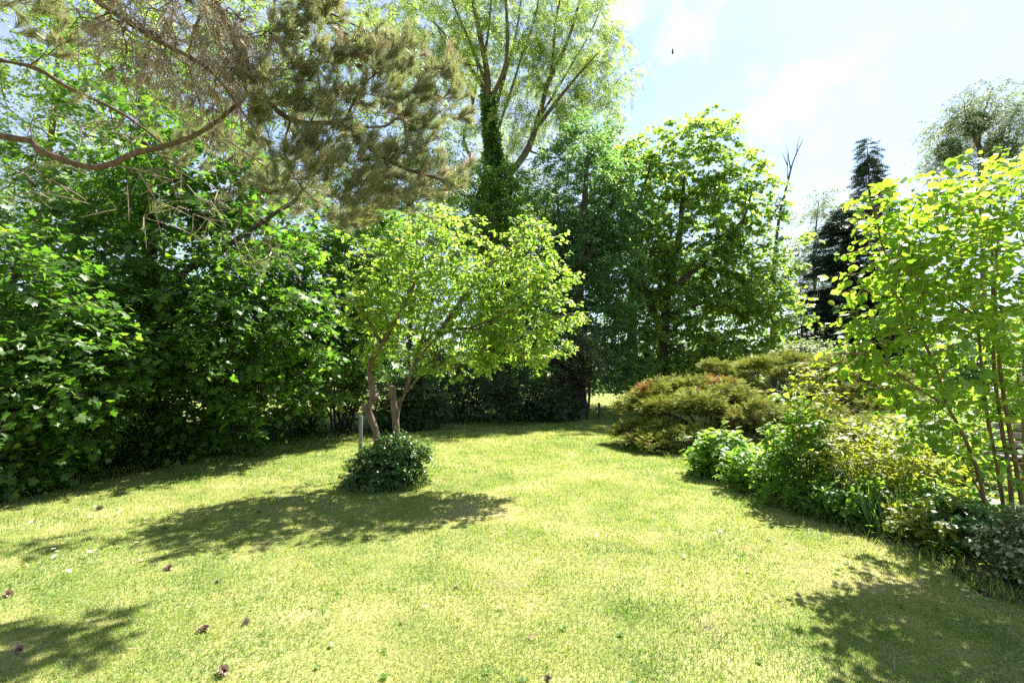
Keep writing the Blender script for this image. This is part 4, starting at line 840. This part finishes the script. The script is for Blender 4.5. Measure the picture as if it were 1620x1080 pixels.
def iris(px, py, h, n, seed, lab):
    b = np.append(gr(px, py)[:2], 0); rng = np.random.default_rng(seed); mb = MB(); root = empty('iris_clump', b, lab, 'plant')
    tv = np.array([[-.5, 0, 0], [.5, 0, 0], [-.5, .4, .03], [.5, .4, .03], [-.35, .75, -.03], [.35, .75, -.03], [0, 1, -.16]]); tf = [(0, 1, 3, 2), (2, 3, 5, 4), (4, 5, 6)]
    a = rng.uniform(0, 2*PI, n); r = .2*np.sqrt(rng.random(n)); o = np.stack([np.cos(a), np.sin(a), np.zeros(n)], 1)
    stamp(mb, tv, tf, b+o*r[:, None], o*rng.uniform(.05, .5, (n, 1))+[0, 0, 1.], np.stack([rng.normal(size=n), rng.normal(size=n), np.full(n, .2)], 1), h*rng.uniform(.6, 1.1, n), rng.random(n), 0, True, rng.uniform(.02, .032, n))
    mb.build('foliage', M['periwinkle'], root, b)
iris(1412, 846, .5, 60, 5, 'clump of grey green sword shaped iris leaves at the lawn edge')

# big round-leaved shrub at the right edge
b0 = gr(1588, 852); b0[2] = 0; Y = b0[1]
q = lambda *p: [at(x, y, Y+dy) for x, y, dy in p]
st = [([gr(1566, 848)]+q((1548, 750, 0), (1520, 680, -.1), (1498, 640, -.2), (1480, 580, -.3), (1440, 500, -.5), (1405, 450, -.7)), .020, .006),
      ([gr(1592, 842)]+q((1578, 740, .1), (1562, 660, .1), (1555, 600, .1), (1540, 480, .1), (1500, 380, 0), (1470, 300, -.1)), .018, .006),
      ([gr(1604, 846)]+q((1596, 740, 0), (1580, 650, 0), (1572, 560, 0), (1570, 440, 0), (1568, 340, 0), (1560, 280, 0)), .021, .006),
      ([gr(1625, 850)]+q((1608, 740, 0), (1590, 640, -.1), (1578, 540, -.2), (1575, 420, -.3), (1590, 320, -.3)), .023, .007),
      ([gr(1612, 835)]+q((1620, 740, .4), (1618, 620, .5), (1625, 480, .5), (1630, 330, .5)), .018, .006),
      ([gr(1580, 838)]+q((1546, 770, .3), (1520, 715, .4), (1500, 680, .5)), .012, .006),
      (q((1498, 640, -.2), (1460, 620, -.3), (1420, 590, -.4), (1370, 560, -.5), (1320, 560, -.6)), .014, .006),
      (q((1545, 500, .1), (1500, 470, -.2), (1450, 440, -.4), (1400, 400, -.6), (1385, 330, -.7)), .014, .006)]
plant('round_leaved_shrub', 'tall multi stemmed shrub with large round bright green leaves at the right edge', 'shrub', b0, st,
      [B(1565, 330, Y-.2, 65, 60, .8, 38), B(1490, 350, Y-.4, 75, 50, .7, 32), B(1430, 320, Y-.6, 40, 30, .5, 13), B(1565, 440, Y-.2, 75, 55, .8, 38), B(1465, 430, Y-.5, 65, 50, .7, 32), B(1400, 520, Y-.6, 50, 30, .5, 16), B(1500, 520, Y-.3, 80, 40, .7, 28), B(1600, 560, Y, 50, 60, .7, 24),
       B(1540, 610, Y-.1, 70, 30, .6, 18), B(1610, 280, Y, 40, 40, .6, 14), B(1670, 420, Y, 60, 140, .9, 40), B(1425, 600, Y-.5, 45, 20, .4, 9), B(1360, 560, Y-.6, 30, 18, .3, 7), B(1510, 690, Y+.2, 50, 40, .4, 12), B(1400, 410, Y-.6, 35, 50, .4, 12), B(1590, 720, Y+.2, 50, 50, .4, 14), B(1450, 660, Y-.2, 40, 30, .4, 8)],
      111, (M['bark_stem'], M['lime']), LF_RO, seg=.13, rtip=.0035, parts=('stem', 'foliage'), nt=3, nl=7, tl=.30, ls=.064, lsv=.42, flat=.7, droop=.05, petiole=.02, twig_r=.003, hang=.28, upn=.95, out=.6, thick=.015)

# weathered bench half seen behind the stems, and edging stones
def bench():
    b = np.append(gr(1640, 800)[:2], 0)+[1.0, 1.0, 0]; root = empty('garden_bench', b, 'weathered wooden bench half hidden behind the brown stems', 'bench')
    def box(mb, c, s):
        c = np.array(c); s = np.array(s)/2; v = np.array([c+s*[i, j, k] for i in (-1, 1) for j in (-1, 1) for k in (-1, 1)])
        mb.add(v, np.array([(0, 1, 3, 2), (4, 6, 7, 5), (0, 4, 5, 1), (2, 3, 7, 6), (0, 2, 6, 4), (1, 5, 7, 3)]), .5, 0, False)
    m = MB(); [box(m, (0, -.18+.12*i, .44), (1.5, .10, .03)) for i in range(4)]; m.build('seat', M['old_wood'], root)
    m = MB(); [box(m, (0, .26, .58+.13*i), (1.5, .025, .09)) for i in range(3)]; m.build('backrest', M['old_wood'], root)
    for x in (-.65, .65):
        for y, h in ((-.2, .424), (.225, .9)): m = MB(); box(m, (x, y, h/2), (.06, .05, h)); m.build('leg', M['old_wood'], root)
    root.rotation_euler = (0, 0, -.5)
bench()
for i, (px, py, r, lab) in enumerate([(1545, 815, .16, 'pale flat stone in the bed behind the brown stems, left one'), (1530, 838, .11, 'small pale stone in the bed in front of the flat stone'), (1565, 800, .13, 'pale stone in the bed nearest the bench')]):
    p = np.append(gr(px, py)[:2], 0); o = lump('edging_stone', p+[0, 0, r*.2], r, M['stone'], None, p, 9+i, (1.3, 1, .45)); tag(o, lab, 'stone', 'pale stones in the bed')

# ------------------------------------------------------------------ pine boughs overhead, trunk out of the picture on the left
def pine():
    rng = np.random.default_rng(121); b = np.array([-6.3, 3.6, 0]); root = empty('pine_tree', b, 'old pine whose long needled boughs hang into the picture from the upper left', 'tree')
    sk = Skel(.16); cb = MB(); tb = MB(); nb = MB()
    sk.trunk([b, b+[.1, 0, 3], b+[0, .1, 6], b+[.1, 0, 9.5]], .26, .10, False)
    far = lambda x, Y: Y*(.99+.02*min(max((x-100)/600, -.1), 1))
    A = lambda *p: [at(x, y, far(x, Y)) for x, y, Y in p]
    T = lambda z: [b+[.05, .02, z]]
    limbs = [(T(3.3)+A((0, 215, 4.1), (60, 238, 4.15), (150, 266, 4.2), (210, 244, 4.3), (280, 226, 4.4), (330, 202, 4.5), (372, 168, 4.6), (420, 120, 4.7)), .06, .02),
             (T(4.2)+A((0, 95, 4.5), (110, 140, 4.6), (200, 184, 4.7), (260, 230, 4.9)), .055, .014),
             (T(6.6)+A((60, -190, 4.4), (200, -90, 4.5), (330, -10, 4.6), (396, 120, 4.7), (460, 190, 4.8), (545, 196, 4.9), (572, 225, 4.9), (630, 262, 5.0), (712, 288, 5.1)), .085, .018),
             (A((330, -10, 4.6), (300, 90, 5.6), (330, 190, 6.3), (400, 250, 6.7), (480, 300, 6.9), (530, 335, 7)), .03, .008), (A((545, 196, 4.9), (565, 150, 4.9), (590, 120, 5.0), (640, 92, 5.0)), .025, .01), (A((560, 200, 4.9), (610, 200, 5.0), (640, 175, 5.0), (690, 150, 5.1)), .022, .008),
             (A((572, 225, 4.9), (590, 270, 4.9), (640, 300, 5.0), (690, 310, 5.0)), .016, .007), (A((460, 190, 4.8), (450, 240, 4.7), (480, 300, 4.7), (520, 330, 4.8)), .018, .007),
             (T(5.6)+A((60, -60, 4.0), (150, 0, 4.0), (240, 60, 4.1), (330, 110, 4.2), (400, 200, 4.4)), .06, .014), (A((330, -10, 4.6), (420, -20, 4.8), (520, 20, 5.0), (600, 60, 5.2)), .035, .01),
             (T(6.0)+A((-40, -160, 3.6), (150, -120, 3.6), (300, -80, 3.7), (430, -60, 3.9)), .06, .015)]
    for pts, r0, r1 in limbs: sk.trunk(pts, r0*.62, r1*.7, True)
    # live shoots
    Bn = lambda x, y, Y, *a: pxblob(x, y, far(x, Y), *a)
    pads = [(640, 92, 5), (596, 122, 5), (560, 92, 5), (688, 128, 5.1), (700, 168, 5.1), (650, 152, 5), (606, 178, 5), (650, 205, 5), (560, 160, 4.9), (505, 95, 4.9), (470, 120, 4.8), (500, 160, 4.8), (455, 175, 4.7), (520, 205, 4.8), (585, 235, 4.9), (640, 250, 5), (700, 282, 5.1), (665, 300, 5.1),
            (610, 285, 5), (560, 270, 4.9), (510, 250, 4.8), (470, 235, 4.7), (640, 325, 5), (580, 318, 4.9), (530, 305, 4.8), (480, 285, 4.7), (440, 250, 4.7), (545, 345, 4.9), (430, 60, 4.7), (480, 40, 4.9), (530, 40, 5), (500, -10, 5), (580, 60, 5.1), (430, 310, 4.7), (395, 190, 4.6), (415, 150, 4.6)]
    live, lo = blob_points(rng, [Bn(x, y, Y, 24, 13, .26, 6) for x, y, Y in pads]+[Bn(x, y, 6.9, 30, 14, .3, 7) for x, y in ((430, 285), (485, 315), (525, 345), (375, 258), (330, 228), (280, 250))]+[Bn(420, -70, 4.4, 120, 60, .9, 30), Bn(250, -110, 4.0, 140, 60, .9, 30), Bn(60, 40, 4.4, 60, 40, .5, 12)])
    dead, do = blob_points(rng, [Bn(300, 50, 4.4, 120, 75, .7, 105), Bn(200, 60, 4.2, 60, 60, .5, 34), Bn(380, 80, 4.6, 70, 60, .5, 46), Bn(330, 150, 4.5, 70, 40, .5, 34)])
    hang, ho = blob_points(rng, [Bn(270, 310, 4.5, 70, 50, .4, 22), Bn(380, 330, 4.6, 60, 40, .4, 14), Bn(150, 200, 4.4, 90, 60, .4, 18), Bn(60, 300, 4.2, 60, 40, .3, 8), Bn(400, 400, 4.7, 60, 30, .3, 7)])
    tl = sk.grow(live, rng, .35, .16, .2); td = sk.grow(dead, rng, -.2, .22, .1); th = sk.grow(hang, rng, -.6, .18, 0)
    sk.radii(.0036, .40); sk.draw(tb, rng, 0, .02, .06)
    def needles(tips, outs, n, dirf, L0, rr, nper, nlen, w, curve=.25, mat=0):
        S = np.repeat(tips, n, 0); O = np.repeat(outs, n, 0); T_ = len(S)
        d = nrm(dirf(T_, O)); L = L0*rng.uniform(.5, 1.2, T_)
        t = np.linspace(0, 1, 5)[None, :, None]; up = np.array([0, 0, curve])
        P = S[:, None]+d[:, None]*L[:, None, None]*t+up*L[:, None, None]*t*t
        tubes(nb, P, np.array([1.3, 1.1, 1, .9, .6])[None]*rng.uniform(.0022, .0042, (T_, 1)), 4, 1)
        if nper:
            u = (.38+.62*rng.random((T_, nper))**.7)[..., None]; pos = S[:, None]+d[:, None]*L[:, None, None]*u+up*L[:, None, None]*u*u
            tan = nrm(d[:, None]+2*up*u); rad = rng.normal(size=(T_, nper, 3)); rad = nrm(rad-(rad*tan).sum(-1, keepdims=True)*tan)
            nd = nrm(tan*rng.uniform(.7, 1.9, (T_, nper, 1))+rad*.75+[0, 0, .10])
            r = rr(T_)[:, None]+rng.normal(0, .05, (T_, nper))
            tv = np.array([[-.5, 0, 0], [.5, 0, 0], [.45, .6, -.02], [-.45, .6, -.02], [0, 1, -.07]])
            stamp(nb, tv, [(0, 1, 2, 3), (3, 2, 4)], pos.reshape(-1, 3), nd.reshape(-1, 3), rng.normal(size=(T_*nper, 3)), (nlen*rng.uniform(.7, 1.15, (T_, nper))).ravel(), r.ravel().clip(0, 1), 0, True, np.full(T_*nper, w))
    f_live = lambda n, O: nrm(rng.normal(size=(n, 3)))*.55+O*.45+[.55, .05, .18]
    def r_live(n):
        r = rng.normal(.40, .18, n).clip(0, .8); k = rng.random(n) < .03; r[k] = rng.uniform(.86, .95, k.sum()); return r
    needles(sk.P[tl], lo, 4, f_live, .23, r_live, 100, .115, .0034)
    needles(sk.P[td], do, 4, lambda n, O: nrm(rng.normal(size=(n, 3)))*.9+O*.3+[.15, 0, -.5], .36, lambda n: np.where(rng.random(n) < .35, rng.uniform(.3, .7, n), rng.uniform(.86, 1, n)), 5, .09, .0034, -.25)
    sub = rng.random(len(td)) < .30
    needles(sk.P[td][sub], do[sub], 2, lambda n, O: nrm(rng.normal(size=(n, 3)))*.5+[0, 0, -.7], .14, lambda n: rng.uniform(.87, 1, n), 60, .10, .0034, -.1)
    needles(sk.P[th], ho, 2, lambda n, O: nrm(rng.normal(size=(n, 3)))*.9+[.35, 0, -.5], .26, lambda n: rng.uniform(.5, 1, n), 2, .07, .0022, -.1)
    sub = rng.random(len(th)) < .35
    needles(sk.P[th][sub], ho[sub], 1, f_live, .2, r_live, 50, .12, .0036)
    tb.build('trunk', M['bark_pine'], root, b); nb.build('crown', [M['pine'], M['dead_twig']], root, b)
pine()

# ------------------------------------------------------------------ small things: cones, daisies, bird
def cone_mesh(seed):
    rng = np.random.default_rng(seed); mb = MB(); n = 68; R = 1.0
    # spindle core then overlapping opened scales along a spiral
    z = np.linspace(-.95, .95, 9); tubes(mb, np.array([(0, 0, t) for t in z]), .33*np.sqrt(np.maximum(1-z*z, .01)), 8, 0, .05)
    i = np.arange(n); f = (i+.5)/n; a = i*2.39996; zz = -1+1.9*f; r = .30*np.sqrt(np.maximum(1-(zz*.98)**2, .02)); o = np.stack([np.cos(a), np.sin(a), np.zeros(n)], 1)
    pos = o*r[:, None]; pos[:, 2] = zz; d = o*(.95-.25*f[:, None])+np.stack([0*f, 0*f, -.15+1.0*f**1.5], 1)
    tv = np.array([[-.22, 0, 0], [.22, 0, 0], [-.42, .62, .05], [.42, .62, .05], [-.28, .95, .16], [.28, .95, .16], [0, 1.02, .10], [0, .6, .13]])
    for ti, rn in (([(0, 1, 3, 7), (0, 7, 2)], .25), ([(2, 7, 4), (7, 3, 5), (7, 5, 6), (7, 6, 4)], .85)):
        stamp(mb, tv, ti, pos, d, np.tile([0, 0, 1.], (n, 1)), .62*(1-.35*np.abs(zz))*rng.uniform(.9, 1.1, n), np.clip(rn+rng.normal(0, .14, n), 0, 1), 0, False)
    return mb
for i, (px, py, s, rot, lab) in enumerate([(352, 1066, .040, (1.2, .4, .6), 'opened brown pine cone, nearest and largest on the lawn'), (320, 999, .034, (1.0, -.9, 2.0), 'brown pine cone lying tilted on the grass left of the paler one'), (389, 987, .028, (1.4, .8, 3.1), 'smaller pale brown pine cone to the right of the tilted one'),
                                          (265, 901, .036, (1.3, .2, 1.2), 'dark pine cone lying at the tip of the plum shadow'), (158, 806, .042, (1.5, .5, .2), 'pine cone lying far left on the lawn near the hedge shadow'), (12, 943, .038, (1.3, -.4, .9), 'dark pine cone in the shade at the left picture edge'),
                                          (30, 1030, .032, (1.5, .4, .9), 'reddish pine cone in the pine shadow at the lower left'), (343, 922, .020, (1.5, 1, .3), 'tiny pine cone alone on the sunny grass'), (648, 805, .024, (1.4, .3, .3), 'pine cone on the grass in front of the bush'), (720, 932, .018, (1.3, .3, 2.3), 'tiny dark cone alone in the middle of the lawn'),
                                          (409, 811, .028, (1.3, .6, 1.3), 'pine cone inside the shadow of the plum crown'), (866, 1074, .020, (1.3, .6, .3), 'small cone at the bottom edge of the picture')]):
    p = np.append(gr(px, py)[:2], 0); mb = cone_mesh(i); o = mb.build('pine_cone', M['cone'], None, (0, 0, 0))
    o.location = (p[0], p[1], s*.5); o.scale = (s*.86, s*.86, s); o.rotation_euler = rot; tag(o, lab, 'pine cone', 'pine cones lying on the lawn')
def daisies():
    rng = np.random.default_rng(77); mb = MB(); n = 15
    a = np.arange(n)*2*PI/n; o = np.stack([np.cos(a), np.sin(a), np.zeros(n)], 1)
    stamp(mb, LF_OV[0]*[.7, 1, 1], LF_OV[1], o*.003+[0, 0, .036], o+[0, 0, .25], np.tile([0, 0, 1.], (n, 1)), np.full(n, .0125), np.full(n, .3))
    hb = MB(); k = 8; aa = np.arange(k)*2*PI/k
    v = [(math.cos(t)*r, math.sin(t)*r, z) for r, z in ((.0045, .036), (.0032, .0395)) for t in aa]+[(0, 0, .0405)]
    hb.add(np.array(v), [np.array([(j, (j+1) % k, k+(j+1) % k, k+j) for j in range(k)]), np.array([(k+j, k+(j+1) % k, 2*k) for j in range(k)])], .9)
    sb = MB(); tubes(sb, np.array([(0, 0, 0), (.001, 0, .02), (0, 0, .0365)]), np.array([.0012, .001, .001]), 5)
    lab = 'small white daisy with a yellow centre flowering in the lawn grass'
    r0 = empty('daisy', (0, 0, 0), lab, 'flower', 'white daisies flowering in the lawn')
    parts = [mb.build('petals', M['petal'], r0), hb.build('flower_head', M['petal'], r0), sb.build('stem', M['border'], r0)]
    spots = [(85, 870), (92, 862), (108, 862), (82, 877), (90, 878), (140, 826), (168, 824), (186, 817), (195, 814), (150, 878), (163, 880), (135, 881), (210, 866), (221, 858), (270, 829), (280, 835), (153, 806), (123, 813), (30, 830), (50, 832), (270, 811), (478, 775), (470, 774), (440, 791), (445, 793), (395, 812),
             (90, 887), (102, 910), (330, 740), (375, 735), (420, 722), (640, 735), (655, 748), (735, 787), (830, 700), (880, 712), (905, 720), (960, 760), (1135, 850), (1128, 852), (1145, 848), (720, 700), (770, 720), (990, 730), (455, 745), (505, 722), (610, 775), (380, 770), (250, 812), (310, 790)]
    for i, (px, py) in enumerate(spots):
        p = gr(px+rng.uniform(-3, 3), py+rng.uniform(-2, 2))
        if i == 0: r = r0
        else:
            r = r0.copy(); COL.objects.link(r)
            for c in parts: d = c.copy(); COL.objects.link(d); d.parent = r
        r.location = (p[0], p[1], .004); s = rng.uniform(1.0, 1.5); r.scale = (s, s, s); r.rotation_euler = (rng.normal()*.2+.25, rng.normal()*.2, rng.uniform(0, 6))
daisies()
def bird():
    c = at(1064, 85, 30); mb = MB(); t = np.linspace(-1, 1, 9)
    tubes(mb, np.array([c+[.12*x*.7, .08*x, .02*x] for x in t]), .04*np.sqrt(np.maximum(1-t*t, .02)), 8)
    root = empty('bird', c, 'tiny dark bird flying high against the bright sky', 'bird'); mb.build('body', M['bird'], root, c)
    for s in (-1, 1):
        w = MB(); v = np.array([c+[.06, .0, .02], c+[-.05, .0, .02], c+[.02, .10*s, .16], c+[-.07, .10*s, .14], c+[-.08, .2*s, .26]]); up = np.array([0, 0, .006])
        w.add(np.concatenate([v, v+up]), [np.array([(0, 1, 3, 2), (5, 7, 8, 6)]), np.array([(2, 3, 4), (7, 9, 8)])]); w.build('wing', M['bird'], root, c)
bird()
